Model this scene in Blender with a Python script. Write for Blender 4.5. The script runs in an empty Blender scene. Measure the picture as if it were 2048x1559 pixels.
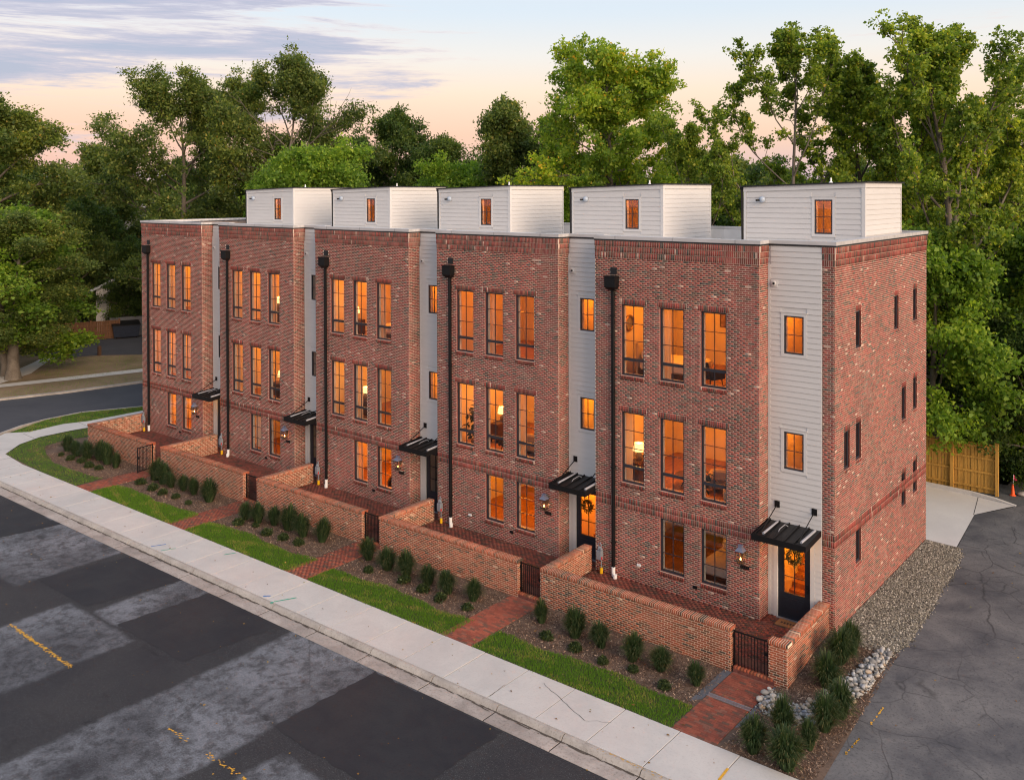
import bpy, bmesh, math, random
import numpy as np
from mathutils import Vector, Matrix

# ------------------------------------------------------------------ scene, camera, sky, sun
scn = bpy.context.scene
COL = scn.collection
rad = math.radians

def srgb(r, g, b):
    def f(c):
        c /= 255.0
        return c / 12.92 if c <= 0.04045 else ((c + 0.055) / 1.055) ** 2.4
    return (f(r), f(g), f(b), 1.0)

cam_d = bpy.data.cameras.new('camera')
cam = bpy.data.objects.new('camera', cam_d)
COL.objects.link(cam)
CAM = Vector((12.334, -27.481, 13.735))
_y, _q, _r = rad(39.34), rad(0.612), rad(-0.189)
_fw = Vector((-math.sin(_y) * math.cos(_q), math.cos(_y) * math.cos(_q), -math.sin(_q)))
_rt0 = Vector((math.cos(_y), math.sin(_y), 0))
_up0 = _rt0.cross(_fw)
_rt = _rt0 * math.cos(_r) + _up0 * math.sin(_r)
_up = _up0 * math.cos(_r) - _rt0 * math.sin(_r)
cam.matrix_world = Matrix(((_rt.x, _up.x, -_fw.x, CAM.x), (_rt.y, _up.y, -_fw.y, CAM.y),
                           (_rt.z, _up.z, -_fw.z, CAM.z), (0, 0, 0, 1)))
cam_d.sensor_width = 36.0
cam_d.lens = 36.0 * 1826.4 / 2048.0
cam_d.shift_y = -(779.5 - 404.2) / 2048.0
cam_d.clip_end = 3000.0
scn.camera = cam

scn.view_settings.view_transform = 'Standard'
scn.view_settings.look = 'None'
scn.view_settings.gamma = 1.0
scn.view_settings.exposure = 0.65
scn.render.engine = 'CYCLES'
scn.cycles.use_denoising = True
scn.cycles.filter_width = 1.15
scn.cycles.max_bounces = 8
scn.cycles.transparent_max_bounces = 12
scn.cycles.sample_clamp_indirect = 6.0

SUN_AZ = 105.0     # degrees from +Y towards +X (the glow comes over the right-hand side)
SUN_EL = 20.0

def N(nt, kind, **kw):
    n = nt.nodes.new(kind)
    for k, v in kw.items():
        if k in ('i',):
            for a, b in v.items():
                n.inputs[a].default_value = b
        else:
            setattr(n, k, v)
    return n

def L(nt, a, b):
    nt.links.new(a, b)

def MA(nt, op, a, b=None, c=None, clamp=False):
    n = nt.nodes.new('ShaderNodeMath'); n.operation = op; n.use_clamp = clamp
    for i, v in enumerate((a, b, c)):
        if v is None: continue
        if isinstance(v, (int, float)): n.inputs[i].default_value = v
        else: nt.links.new(v, n.inputs[i])
    return n.outputs[0]

def ramp(nt, fac, stops, interp='LINEAR'):
    n = nt.nodes.new('ShaderNodeValToRGB'); cr = n.color_ramp; cr.interpolation = interp
    while len(cr.elements) < len(stops): cr.elements.new(0.5)
    for e, (p, c) in zip(cr.elements, stops):
        e.position = p; e.color = c if len(c) == 4 else (*c, 1)
    nt.links.new(fac, n.inputs[0])
    return n.outputs[0]

def mix(nt, fac, a, b, blend='MIX'):
    n = nt.nodes.new('ShaderNodeMix'); n.data_type = 'RGBA'; n.blend_type = blend
    for sock, v in ((n.inputs[0], fac), (n.inputs[6], a), (n.inputs[7], b)):
        if isinstance(v, (int, float)): sock.default_value = v
        elif isinstance(v, tuple): sock.default_value = v if len(v) == 4 else (*v, 1)
        else: nt.links.new(v, sock)
    return n.outputs[2]

world = bpy.data.worlds.new('World')
scn.world = world
world.use_nodes = True
wt = world.node_tree
wt.nodes.clear()
wo = N(wt, 'ShaderNodeOutputWorld')
wb = N(wt, 'ShaderNodeBackground')
sky = N(wt, 'ShaderNodeTexSky')
sky.sky_type = 'NISHITA'; sky.sun_disc = False
sky.sun_elevation = rad(SUN_EL); sky.sun_rotation = rad(SUN_AZ)
sky.altitude = 100; sky.dust_density = 2.0; sky.ozone_density = 3.0
tc = N(wt, 'ShaderNodeTexCoord')
sep = N(wt, 'ShaderNodeSeparateXYZ'); L(wt, tc.outputs['Generated'], sep.inputs[0])
base = ramp(wt, MA(wt, 'MULTIPLY_ADD', sep.outputs[2], 0.5, 0.5), [
    (0.44, srgb(120, 112, 112)), (0.498, srgb(186, 170, 196)), (0.512, srgb(220, 188, 186)),
    (0.530, srgb(243, 203, 176)), (0.553, srgb(246, 221, 194)), (0.573, srgb(234, 228, 220)),
    (0.596, srgb(213, 223, 231)), (0.66, srgb(206, 216, 229)), (0.80, srgb(196, 210, 230)), (1.0, srgb(186, 203, 229))])
# thin streaks of cloud, drawn out along the horizon, thickest to the north-west
mp = N(wt, 'ShaderNodeMapping'); L(wt, tc.outputs['Generated'], mp.inputs[0])
mp.inputs['Rotation'].default_value = (rad(3), rad(-2.5), 0)
mp.inputs['Scale'].default_value = (2.6, 2.6, 34)
cn = N(wt, 'ShaderNodeTexNoise', i={'Scale': 1.15, 'Detail': 11.0, 'Roughness': 0.66, 'Distortion': 0.35}); L(wt, mp.outputs[0], cn.inputs[0])
side = MA(wt, 'ADD', MA(wt, 'MULTIPLY', sep.outputs[0], -0.88), MA(wt, 'MULTIPLY', sep.outputs[1], 0.47))
mr = N(wt, 'ShaderNodeMapRange', i={1: 0.90, 2: 0.985, 3: -0.15, 4: 0.105}); L(wt, side, mr.inputs[0])
el = ramp(wt, sep.outputs[2], [(0.0, (0.45,) * 3), (0.03, (0.36,) * 3), (0.095, (0.36,) * 3), (0.118, (0.52,) * 3), (0.16, (0.56,) * 3), (0.21, (0.50,) * 3), (0.35, (0.42,) * 3)])
cov = MA(wt, 'ADD', MA(wt, 'ADD', cn.outputs[0], mr.outputs[0]), MA(wt, 'SUBTRACT', el, 0.5))
cm = N(wt, 'ShaderNodeMapRange', i={1: 0.50, 2: 0.66, 3: 0.0, 4: 0.92}); cm.interpolation_type = 'SMOOTHSTEP'; L(wt, cov, cm.inputs[0])
ccol = ramp(wt, cov, [(0.50, srgb(246, 214, 198)), (0.55, srgb(232, 206, 200)), (0.61, srgb(194, 187, 201)), (0.72, srgb(168, 174, 194))])
gm = N(wt, 'ShaderNodeMapRange', i={1: 0.80, 2: 1.0, 3: 0.0, 4: 1.0}); L(wt, side, gm.inputs[0]); glow = gm.outputs[0]
glow = MA(wt, 'MULTIPLY', glow, ramp(wt, sep.outputs[2], [(0.0, (0.45,) * 3), (0.05, (0.5,) * 3), (0.11, (0,) * 3)]))
base = mix(wt, glow, base, srgb(246, 188, 160))
skyc = mix(wt, cm.outputs[0], base, ccol)
nm = mix(wt, 1.0, sky.outputs[0], (0.012, 0.012, 0.012, 1), 'MULTIPLY')
skyc = mix(wt, 1.0, skyc, nm, 'ADD')
L(wt, skyc, wb.inputs[0])
wb.inputs[1].default_value = 0.70
L(wt, wb.outputs[0], wo.inputs[0])

sun_d = bpy.data.lights.new('sun', 'SUN')
sun_d.energy = 3.0; sun_d.angle = rad(45); sun_d.color = (1.0, 0.74, 0.52)
sun = bpy.data.objects.new('sun', sun_d); COL.objects.link(sun)
_a, _e = rad(SUN_AZ), rad(SUN_EL)
sun.rotation_euler = Vector((-math.sin(_a) * math.cos(_e), -math.cos(_a) * math.cos(_e), -math.sin(_e))).to_track_quat('-Z', 'Y').to_euler()

# ------------------------------------------------------------------ helpers
class MB:
    """collects polygons; build() links them as one mesh object"""
    def __init__(s): s.v = []; s.f = []; s.m = []; s.mi = 0
    def quad(s, *p):
        n = len(s.v); s.v.extend([tuple(q) for q in p]); s.f.append(tuple(range(n, n + len(p)))); s.m.append(s.mi); return s
    def box(s, x0, y0, z0, x1, y1, z1):
        n = len(s.v)
        s.v += [(x0, y0, z0), (x1, y0, z0), (x1, y1, z0), (x0, y1, z0), (x0, y0, z1), (x1, y0, z1), (x1, y1, z1), (x0, y1, z1)]
        s.f += [(n, n + 3, n + 2, n + 1), (n + 4, n + 5, n + 6, n + 7), (n, n + 1, n + 5, n + 4), (n + 1, n + 2, n + 6, n + 5), (n + 2, n + 3, n + 7, n + 6), (n + 3, n, n + 4, n + 7)]
        s.m += [s.mi] * 6; return s
    def inbox(s, x0, y0, z0, x1, y1, z1, mats=(0, 1, 2)):
        k = len(s.f); s.box(x0, y0, z0, x1, y1, z1)
        for i in range(k, k + 6): s.f[i] = s.f[i][::-1]
        s.m[k:k + 6] = [mats[1], mats[2], mats[0], mats[0], mats[0], mats[0]]; return s
    def hexa(s, a, b):
        n = len(s.v); s.v += [tuple(p) for p in a] + [tuple(p) for p in b]
        s.f += [(n + 3, n + 2, n + 1, n), (n + 4, n + 5, n + 6, n + 7)] + [(n + i, n + (i + 1) % 4, n + 4 + (i + 1) % 4, n + 4 + i) for i in range(4)]
        s.m += [s.mi] * 6; return s
    def tube(s, pts, r, k=8, cap=True):
        pts = [Vector(p) for p in pts]; rs = r if isinstance(r, (list, tuple)) else [r] * len(pts)
        n0 = len(s.v)
        for i, p in enumerate(pts):
            d = (pts[min(i + 1, len(pts) - 1)] - pts[max(i - 1, 0)]).normalized()
            a = d.cross(Vector((0, 0, 1)))
            if a.length < 1e-3: a = d.cross(Vector((1, 0, 0)))
            a.normalize(); b = d.cross(a)
            for j in range(k):
                t = 2 * math.pi * j / k
                s.v.append(tuple(p + (a * math.cos(t) + b * math.sin(t)) * rs[i]))
        for i in range(len(pts) - 1):
            for j in range(k):
                s.f.append((n0 + i * k + j, n0 + i * k + (j + 1) % k, n0 + (i + 1) * k + (j + 1) % k, n0 + (i + 1) * k + j)); s.m.append(s.mi)
        if cap:
            s.f.append(tuple(n0 + j for j in range(k))[::-1]); s.m.append(s.mi)
            e = n0 + (len(pts) - 1) * k
            s.f.append(tuple(e + j for j in range(k))); s.m.append(s.mi)
        return s
    def lathe(s, c, prof, k=12, axis='z'):
        n0 = len(s.v)
        for r, h in prof:
            for j in range(k):
                t = 2 * math.pi * j / k
                if axis == 'z': s.v.append((c[0] + r * math.cos(t), c[1] + r * math.sin(t), c[2] + h))
                else: s.v.append((c[0] + r * math.cos(t), c[1] - h, c[2] + r * math.sin(t)))
        for i in range(len(prof) - 1):
            for j in range(k):
                s.f.append((n0 + i * k + j, n0 + i * k + (j + 1) % k, n0 + (i + 1) * k + (j + 1) % k, n0 + (i + 1) * k + j)); s.m.append(s.mi)
        for e in (0, len(prof) - 1):
            if prof[e][0] > 1e-4:
                q = tuple(n0 + e * k + j for j in range(k)); s.f.append(q if e else q[::-1]); s.m.append(s.mi)
        return s
    def mesh(s, name, mats):
        me = bpy.data.meshes.new(name)
        me.from_pydata(s.v, [], s.f)
        for m in (mats if isinstance(mats, (list, tuple)) else [mats]): me.materials.append(m)
        if any(s.m): me.polygons.foreach_set('material_index', s.m)
        me.update(); return me
    def build(s, name, mats, parent=None, bevel=0, smooth=False):
        me = s.mesh(name, mats)
        if bevel:
            bm = bmesh.new(); bm.from_mesh(me)
            bmesh.ops.remove_doubles(bm, verts=bm.verts, dist=1e-5)
            bmesh.ops.bevel(bm, geom=[e for e in bm.edges if len(e.link_faces) == 2 and e.calc_face_angle(0) > 0.6], offset=bevel, segments=1, affect='EDGES')
            bm.to_mesh(me); bm.free()
        if smooth: me.polygons.foreach_set('use_smooth', [True] * len(me.polygons))
        return link(name, me, parent)

def link(name, me, parent=None):
    o = bpy.data.objects.new(name, me); COL.objects.link(o)
    if parent is not None: o.parent = parent
    return o

def empty(name, loc=(0, 0, 0), rz=0, parent=None):
    o = bpy.data.objects.new(name, None); o.empty_display_size = 0.2; COL.objects.link(o)
    o.location = loc; o.rotation_euler = (0, 0, rz)
    if parent is not None: o.parent = parent
    return o

def tag(o, label=None, cat=None, group=None, kind=None):
    if label: o['label'] = label
    if cat: o['category'] = cat
    if group: o['group'] = group
    if kind: o['kind'] = kind
    return o

def np_mesh(name, V, F, mats, rnd=None, extra=None, smooth=False):
    """fast mesh from numpy arrays: V (n,3), F (m,k); rnd = one random number per face"""
    me = bpy.data.meshes.new(name)
    V = np.ascontiguousarray(V, np.float32); F = np.ascontiguousarray(F, np.int32)
    m, k = F.shape
    me.vertices.add(len(V)); me.vertices.foreach_set('co', V.ravel())
    me.loops.add(m * k); me.loops.foreach_set('vertex_index', F.ravel())
    me.polygons.add(m)
    me.polygons.foreach_set('loop_start', np.arange(0, m * k, k, dtype=np.int32))
    for mt in (mats if isinstance(mats, (list, tuple)) else [mats]): me.materials.append(mt)
    if rnd is not None:
        a = me.attributes.new('rnd', 'FLOAT', 'FACE'); a.data.foreach_set('value', np.ascontiguousarray(rnd, np.float32))
    if extra is not None:
        a = me.attributes.new('tone', 'FLOAT', 'FACE'); a.data.foreach_set('value', np.ascontiguousarray(extra, np.float32))
    me.update(calc_edges=True)
    if smooth: me.polygons.foreach_set('use_smooth', np.ones(m, dtype=bool))
    return me

# ------------------------------------------------------------------ materials
def new_mat(name):
    m = bpy.data.materials.new(name); m.use_nodes = True
    nt = m.node_tree; p = nt.nodes['Principled BSDF']
    return m, nt, p

def plain(name, col, rough=0.6, var=0.12, scale=6.0, metal=0.0, bump=0.0, bscale=60, spec=0.4, col2=None, stretch=None, detail=6):
    m, nt, p = new_mat(name)
    tcn = N(nt, 'ShaderNodeTexCoord')
    src = tcn.outputs['Object']
    if stretch:
        mpn = N(nt, 'ShaderNodeMapping'); mpn.inputs['Scale'].default_value = stretch; L(nt, src, mpn.inputs[0]); src = mpn.outputs[0]
    nz = N(nt, 'ShaderNodeTexNoise', i={'Scale': scale, 'Detail': detail, 'Roughness': 0.6}); L(nt, src, nz.inputs[0])
    c = tuple(col[:3])
    a = tuple(v * (1 - var) for v in c); b = col2[:3] if col2 else tuple(min(1, v * (1 + var)) for v in c)
    L(nt, ramp(nt, nz.outputs[0], [(0.3, a), (0.7, tuple(b))]), p.inputs['Base Color'])
    p.inputs['Roughness'].default_value = rough; p.inputs['Metallic'].default_value = metal
    p.inputs['Specular IOR Level'].default_value = spec
    if bump:
        nb = N(nt, 'ShaderNodeTexNoise', i={'Scale': bscale, 'Detail': 4.0}); L(nt, tcn.outputs['Object'], nb.inputs[0])
        bp = N(nt, 'ShaderNodeBump', i={'Strength': bump, 'Distance': 0.02}); L(nt, nb.outputs[0], bp.inputs['Height']); L(nt, bp.outputs[0], p.inputs['Normal'])
    return m

MORTAR = (0.62, 0.475, 0.385)
BRICK_RAMP = {
    'house': [(0.0, (0.066, 0.060, 0.052)), (0.035, (0.096, 0.066, 0.050)), (0.11, (0.150, 0.056, 0.042)), (0.28, (0.198, 0.052, 0.043)), (0.46, (0.248, 0.058, 0.048)),
              (0.62, (0.218, 0.070, 0.053)), (0.75, (0.290, 0.070, 0.055)), (0.88, (0.250, 0.098, 0.070)), (0.955, (0.185, 0.092, 0.064)), (0.981, (0.46, 0.32, 0.26))],
    'garden': [(0.0, (0.075, 0.052, 0.036)), (0.05, (0.140, 0.062, 0.034)), (0.15, (0.210, 0.068, 0.034)), (0.32, (0.270, 0.074, 0.036)), (0.50, (0.320, 0.084, 0.042)),
               (0.66, (0.285, 0.096, 0.050)), (0.80, (0.360, 0.102, 0.050)), (0.90, (0.320, 0.134, 0.074)), (0.96, (0.240, 0.106, 0.062)), (0.992, (0.46, 0.31, 0.22))],
    'patio': [(0.0, (0.085, 0.045, 0.032)), (0.15, (0.130, 0.046, 0.033)), (0.35, (0.170, 0.050, 0.036)), (0.6, (0.200, 0.058, 0.041)), (0.82, (0.155, 0.062, 0.046))],
    'paving': [(0.0, (0.130, 0.072, 0.052)), (0.10, (0.180, 0.066, 0.046)), (0.30, (0.230, 0.066, 0.043)), (0.55, (0.262, 0.077, 0.050)), (0.75, (0.290, 0.090, 0.056)), (0.90, (0.225, 0.095, 0.066))]}
def brick_mat(name, single, style='house', smear=0.5):
    m, nt, p = new_mat(name)
    if single: r = N(nt, 'ShaderNodeObjectInfo').outputs['Random']
    else: r = N(nt, 'ShaderNodeAttribute', attribute_name='rnd').outputs['Fac']
    c = ramp(nt, r, BRICK_RAMP[style], 'CONSTANT')
    geo = N(nt, 'ShaderNodeNewGeometry')
    n1 = N(nt, 'ShaderNodeTexNoise', i={'Scale': 18.0, 'Detail': 5.0, 'Roughness': 0.7}); L(nt, geo.outputs['Position'], n1.inputs[0])
    c = mix(nt, 0.40, c, ramp(nt, n1.outputs[0], [(0.3, (0.55, 0.55, 0.55)), (0.75, (1.5, 1.42, 1.38))]), 'MULTIPLY')
    n3 = N(nt, 'ShaderNodeTexNoise', i={'Scale': 0.45, 'Detail': 3.0, 'Roughness': 0.5}); L(nt, geo.outputs['Position'], n3.inputs[0])
    c = mix(nt, 1.0, c, ramp(nt, n3.outputs[0], [(0.32, (0.80, 0.82, 0.84)), (0.68, (1.22, 1.16, 1.12))]), 'MULTIPLY')
    n2 = N(nt, 'ShaderNodeTexNoise', i={'Scale': 1.1, 'Detail': 9.0, 'Roughness': 0.76}); L(nt, geo.outputs['Position'], n2.inputs[0])
    sm = N(nt, 'ShaderNodeMapRange', i={1: 0.54, 2: 0.80, 3: 0.0, 4: smear}); L(nt, n2.outputs[0], sm.inputs[0])
    c = mix(nt, sm.outputs[0], c, (0.46, 0.32, 0.26, 1))
    L(nt, c, p.inputs['Base Color'])
    p.inputs['Roughness'].default_value = 0.85; p.inputs['Specular IOR Level'].default_value = 0.25
    return m

M = {}
M['brick1'] = brick_mat('house_brick_single', True)
M['brickn'] = brick_mat('house_brick', False)
M['gbrick1'] = brick_mat('garden_brick_single', True, 'garden', 0.3)
M['gbrickn'] = brick_mat('garden_brick', False, 'garden', 0.3)
M['pbrick1'] = brick_mat('paving_brick_single', True, 'paving', 0.10)
M['pbrickn'] = brick_mat('paving_brick', False, 'paving', 0.10)
M['patiobrick'] = brick_mat('patio_brick', False, 'patio', 0.08)
M['reveal'] = plain('brick_reveal', (0.17, 0.055, 0.042), 0.9, 0.45, 14.0)
M['mortar'] = plain('mortar', MORTAR, 0.9, 0.2, 3.0, bump=0.2)
M['gmortar'] = plain('garden_mortar', (0.70, 0.54, 0.40), 0.9, 0.2, 3.0, bump=0.2)
M['sandjoint'] = plain('joint_sand', (0.20, 0.085, 0.062), 0.95, 0.2, 9.0)
M['siding'] = plain('white_siding', (0.54, 0.53, 0.525), 0.55, 0.035, 1.2, stretch=(1, 1, 7))
M['trim'] = plain('white_trim', (0.57, 0.56, 0.555), 0.5, 0.03, 3.0)
M['frame'] = plain('window_frame_dark', (0.028, 0.032, 0.042), 0.35, 0.1, 8.0)
M['liner'] = plain('window_liner', (0.50, 0.48, 0.45), 0.5, 0.03, 5.0)
M['black'] = plain('black_metal', (0.006, 0.006, 0.007), 0.5, 0.15, 10.0, spec=0.25)
M['seam'] = plain('black_standing_seam', (0.008, 0.008, 0.009), 0.38, 0.25, 2.0, spec=0.35)
M['scuff'] = plain('protective_film', (0.33, 0.33, 0.36), 0.35, 0.15, 9.0)
M['door'] = plain('door_navy', (0.014, 0.018, 0.026), 0.35, 0.12, 6.0)
M['coping'] = plain('coping_metal', (0.50, 0.49, 0.49), 0.4, 0.12, 2.0, stretch=(0.4, 3, 1), col2=(0.62, 0.60, 0.60), metal=0.25)
M['drip'] = plain('drip_edge', (0.012, 0.012, 0.014), 0.5, 0.1)
M['membrane'] = plain('roof_membrane', (0.62, 0.61, 0.60), 0.7, 0.08, 1.2)
M['pvc'] = plain('white_pvc', (0.78, 0.78, 0.77), 0.4, 0.04)
M['yellow'] = plain('yellow_pipe', (0.75, 0.42, 0.01), 0.45, 0.08)
M['meter'] = plain('meter_grey', (0.20, 0.22, 0.25), 0.45, 0.15, 12.0)
M['red'] = plain('red_tag', (0.45, 0.03, 0.03), 0.5, 0.1)
M['camgrey'] = plain('camera_shell', (0.36, 0.42, 0.50), 0.35, 0.06)
M['brass'] = plain('aged_copper', (0.05, 0.035, 0.03), 0.4, 0.2, metal=0.3)
M['lanterntop'] = plain('lantern_cap', (0.16, 0.17, 0.24), 0.4, 0.15)
M['mat'] = plain('coir_mat', (0.28, 0.13, 0.05), 0.95, 0.3, 40.0)
M['matprint'] = plain('mat_print', (0.06, 0.03, 0.02), 0.95, 0.2)
M['room'] = plain('cream_wall', (0.72, 0.66, 0.56), 0.8, 0.04, 1.0)
M['floorwood'] = plain('oak_floor', (0.30, 0.15, 0.065), 0.45, 0.35, 3.0, stretch=(6, 0.6, 1))
M['ceiling'] = plain('ceiling_white', (0.75, 0.72, 0.66), 0.8, 0.03)
M['linen'] = plain('bed_linen', (0.70, 0.66, 0.60), 0.9, 0.08, 4.0, bump=0.6, bscale=6)
M['pillow'] = plain('rust_cushion', (0.40, 0.14, 0.06), 0.9, 0.1)
M['wood'] = plain('dark_wood', (0.07, 0.035, 0.018), 0.5, 0.3, 5.0, stretch=(8, 1, 1))
M['sofa'] = plain('sofa_fabric', (0.42, 0.36, 0.29), 0.9, 0.08, 20.0)
M['darkfab'] = plain('dark_fabric', (0.035, 0.032, 0.032), 0.85, 0.15, 12.0)
M['art'] = plain('painting_earth', (0.18, 0.09, 0.05), 0.7, 0.6, 3.0, col2=(0.5, 0.34, 0.2))
M['screen'] = plain('tv_black', (0.008, 0.008, 0.009), 0.12, 0.1, spec=0.6)
M['plant'] = plain('house_plant', (0.03, 0.05, 0.018), 0.6, 0.35, 9.0)
M['pot'] = plain('clay_pot', (0.2, 0.13, 0.09), 0.8, 0.15)
M['gold'] = plain('mirror_rim', (0.20, 0.12, 0.04), 0.4, 0.3, metal=0.6)

def emit(name, col, power):
    m, nt, p = new_mat(name)
    p.inputs['Base Color'].default_value = (*col, 1)
    p.inputs['Emission Color'].default_value = (*col, 1); p.inputs['Emission Strength'].default_value = power
    return m
M['curtain'] = None
M['downlight'] = emit('canopy_downlight', (1.0, 0.5, 0.15), 5.0)
M['flame'] = emit('gas_flame', (1.0, 0.42, 0.10), 14.0)
M['shade'] = emit('lamp_shade_lit', (1.0, 0.62, 0.22), 1.6)

def glass_mat(name, refl, tint=(1, 1, 1)):
    m = bpy.data.materials.new(name); m.use_nodes = True; nt = m.node_tree; nt.nodes.clear()
    out = N(nt, 'ShaderNodeOutputMaterial'); mx = N(nt, 'ShaderNodeMixShader')
    tr = N(nt, 'ShaderNodeBsdfTransparent'); tr.inputs[0].default_value = (*tint, 1)
    gl = N(nt, 'ShaderNodeBsdfGlossy', i={'Roughness': 0.02}); gl.inputs[0].default_value = (1, 1, 1, 1)
    ge = N(nt, 'ShaderNodeNewGeometry'); dp = N(nt, 'ShaderNodeVectorMath', operation='DOT_PRODUCT'); L(nt, ge.outputs['Incoming'], dp.inputs[0]); L(nt, ge.outputs['Normal'], dp.inputs[1])
    q = MA(nt, 'POWER', MA(nt, 'SUBTRACT', 1.0, MA(nt, 'ABSOLUTE', dp.outputs['Value'])), 5.0)
    L(nt, MA(nt, 'MULTIPLY_ADD', q, 0.96 * refl, 0.045 * refl, clamp=True), mx.inputs[0]); L(nt, tr.outputs[0], mx.inputs[1]); L(nt, gl.outputs[0], mx.inputs[2]); L(nt, mx.outputs[0], out.inputs[0])
    return m
M['darkglass'] = plain('dark_glass', (0.010, 0.010, 0.012), 0.10, 0.1, spec=0.6)
M['glass'] = glass_mat('window_glass', 1.15, (0.94, 0.95, 0.94))

def sheer(name, col, t):
    m = bpy.data.materials.new(name); m.use_nodes = True; nt = m.node_tree; nt.nodes.clear()
    out = N(nt, 'ShaderNodeOutputMaterial'); mx = N(nt, 'ShaderNodeMixShader'); mx.inputs[0].default_value = t
    d = N(nt, 'ShaderNodeBsdfDiffuse'); d.inputs[0].default_value = (*col, 1); tr = N(nt, 'ShaderNodeBsdfTranslucent'); tr.inputs[0].default_value = (*col, 1)
    L(nt, d.outputs[0], mx.inputs[1]); L(nt, tr.outputs[0], mx.inputs[2]); L(nt, mx.outputs[0], out.inputs[0]); return m
M['curtain'] = sheer('linen_curtain', (0.78, 0.70, 0.58), 0.6)
M['blind'] = sheer('slat_blind', (0.75, 0.68, 0.56), 0.45)
# ------------------------------------------------------------------ ground, street, pavements
rng = np.random.default_rng(7)
random.seed(7)
W = 7.962
UX = [-4 * W, -3 * W, -2 * W, -W, 0.0]
SL = 0.0155
def sy(off, x): return off + SL * x
def sstep(t):
    t = np.clip(t, 0, 1); return t * t * (3 - 2 * t)
def gz(x, y):
    return -0.36 + 0.36 * sstep((np.asarray(y, float) + 3.2) / 4.0)

def speck(name, c1, c2, c3, big=0.35, rough=0.9, bump=0.35, cracks=0.0, gloss=None):
    """aggregate surface: large blotches, fine speckle, optional crack lines"""
    m, nt, p = new_mat(name)
    g = N(nt, 'ShaderNodeNewGeometry').outputs['Position']
    n1 = N(nt, 'ShaderNodeTexNoise', i={'Scale': big, 'Detail': 9.0, 'Roughness': 0.68, 'Distortion': 0.4}); L(nt, g, n1.inputs[0])
    n2 = N(nt, 'ShaderNodeTexNoise', i={'Scale': 14.0, 'Detail': 6.0, 'Roughness': 0.75}); L(nt, g, n2.inputs[0])
    c = mix(nt, ramp(nt, n1.outputs[0], [(0.36, (0, 0, 0)), (0.64, (1, 1, 1))]), c1, c2)
    c = mix(nt, ramp(nt, n2.outputs[0], [(0.52, (0, 0, 0)), (0.70, (0.8, 0.8, 0.8))]), c, c3)
    if cracks:
        d = N(nt, 'ShaderNodeTexNoise', i={'Scale': 0.9, 'Detail': 6.0}); L(nt, g, d.inputs[0])
        vm = N(nt, 'ShaderNodeMix', data_type='VECTOR'); vm.inputs[0].default_value = 0.30; L(nt, g, vm.inputs[4]); L(nt, d.outputs[1], vm.inputs[5])
        vo = N(nt, 'ShaderNodeTexVoronoi', feature='DISTANCE_TO_EDGE', i={'Scale': cracks}); L(nt, vm.outputs[1], vo.inputs[0])
        n3 = N(nt, 'ShaderNodeTexNoise', i={'Scale': 0.33, 'Detail': 3.0}); L(nt, g, n3.inputs[0])
        vo2 = N(nt, 'ShaderNodeTexVoronoi', feature='DISTANCE_TO_EDGE', i={'Scale': cracks * 2.3}); L(nt, vm.outputs[1], vo2.inputs[0])
        n4 = N(nt, 'ShaderNodeTexNoise', i={'Scale': 0.6, 'Detail': 4.0}); L(nt, g, n4.inputs[0])
        k2 = MA(nt, 'MULTIPLY', ramp(nt, vo2.outputs['Distance'], [(0.0, (0.7,) * 3), (0.03, (0, 0, 0))]), ramp(nt, n4.outputs[0], [(0.50, (0,) * 3), (0.62, (0.8,) * 3)]))
        c = mix(nt, k2, c, (0.02, 0.02, 0.021, 1))
        k = MA(nt, 'MULTIPLY', ramp(nt, vo.outputs['Distance'], [(0.0, (0.8,) * 3), (0.011, (0, 0, 0))]), ramp(nt, n3.outputs[0], [(0.40, (0, 0, 0)), (0.56, (0.85, 0.85, 0.85))]))
        c = mix(nt, k, c, (0.012, 0.012, 0.013, 1))
    L(nt, c, p.inputs['Base Color'])
    p.inputs['Roughness'].default_value = rough; p.inputs['Specular IOR Level'].default_value = 0.3
    bp = N(nt, 'ShaderNodeBump', i={'Strength': bump, 'Distance': 0.02}); L(nt, n2.outputs[0], bp.inputs['Height']); L(nt, bp.outputs[0], p.inputs['Normal'])
    return m

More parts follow.
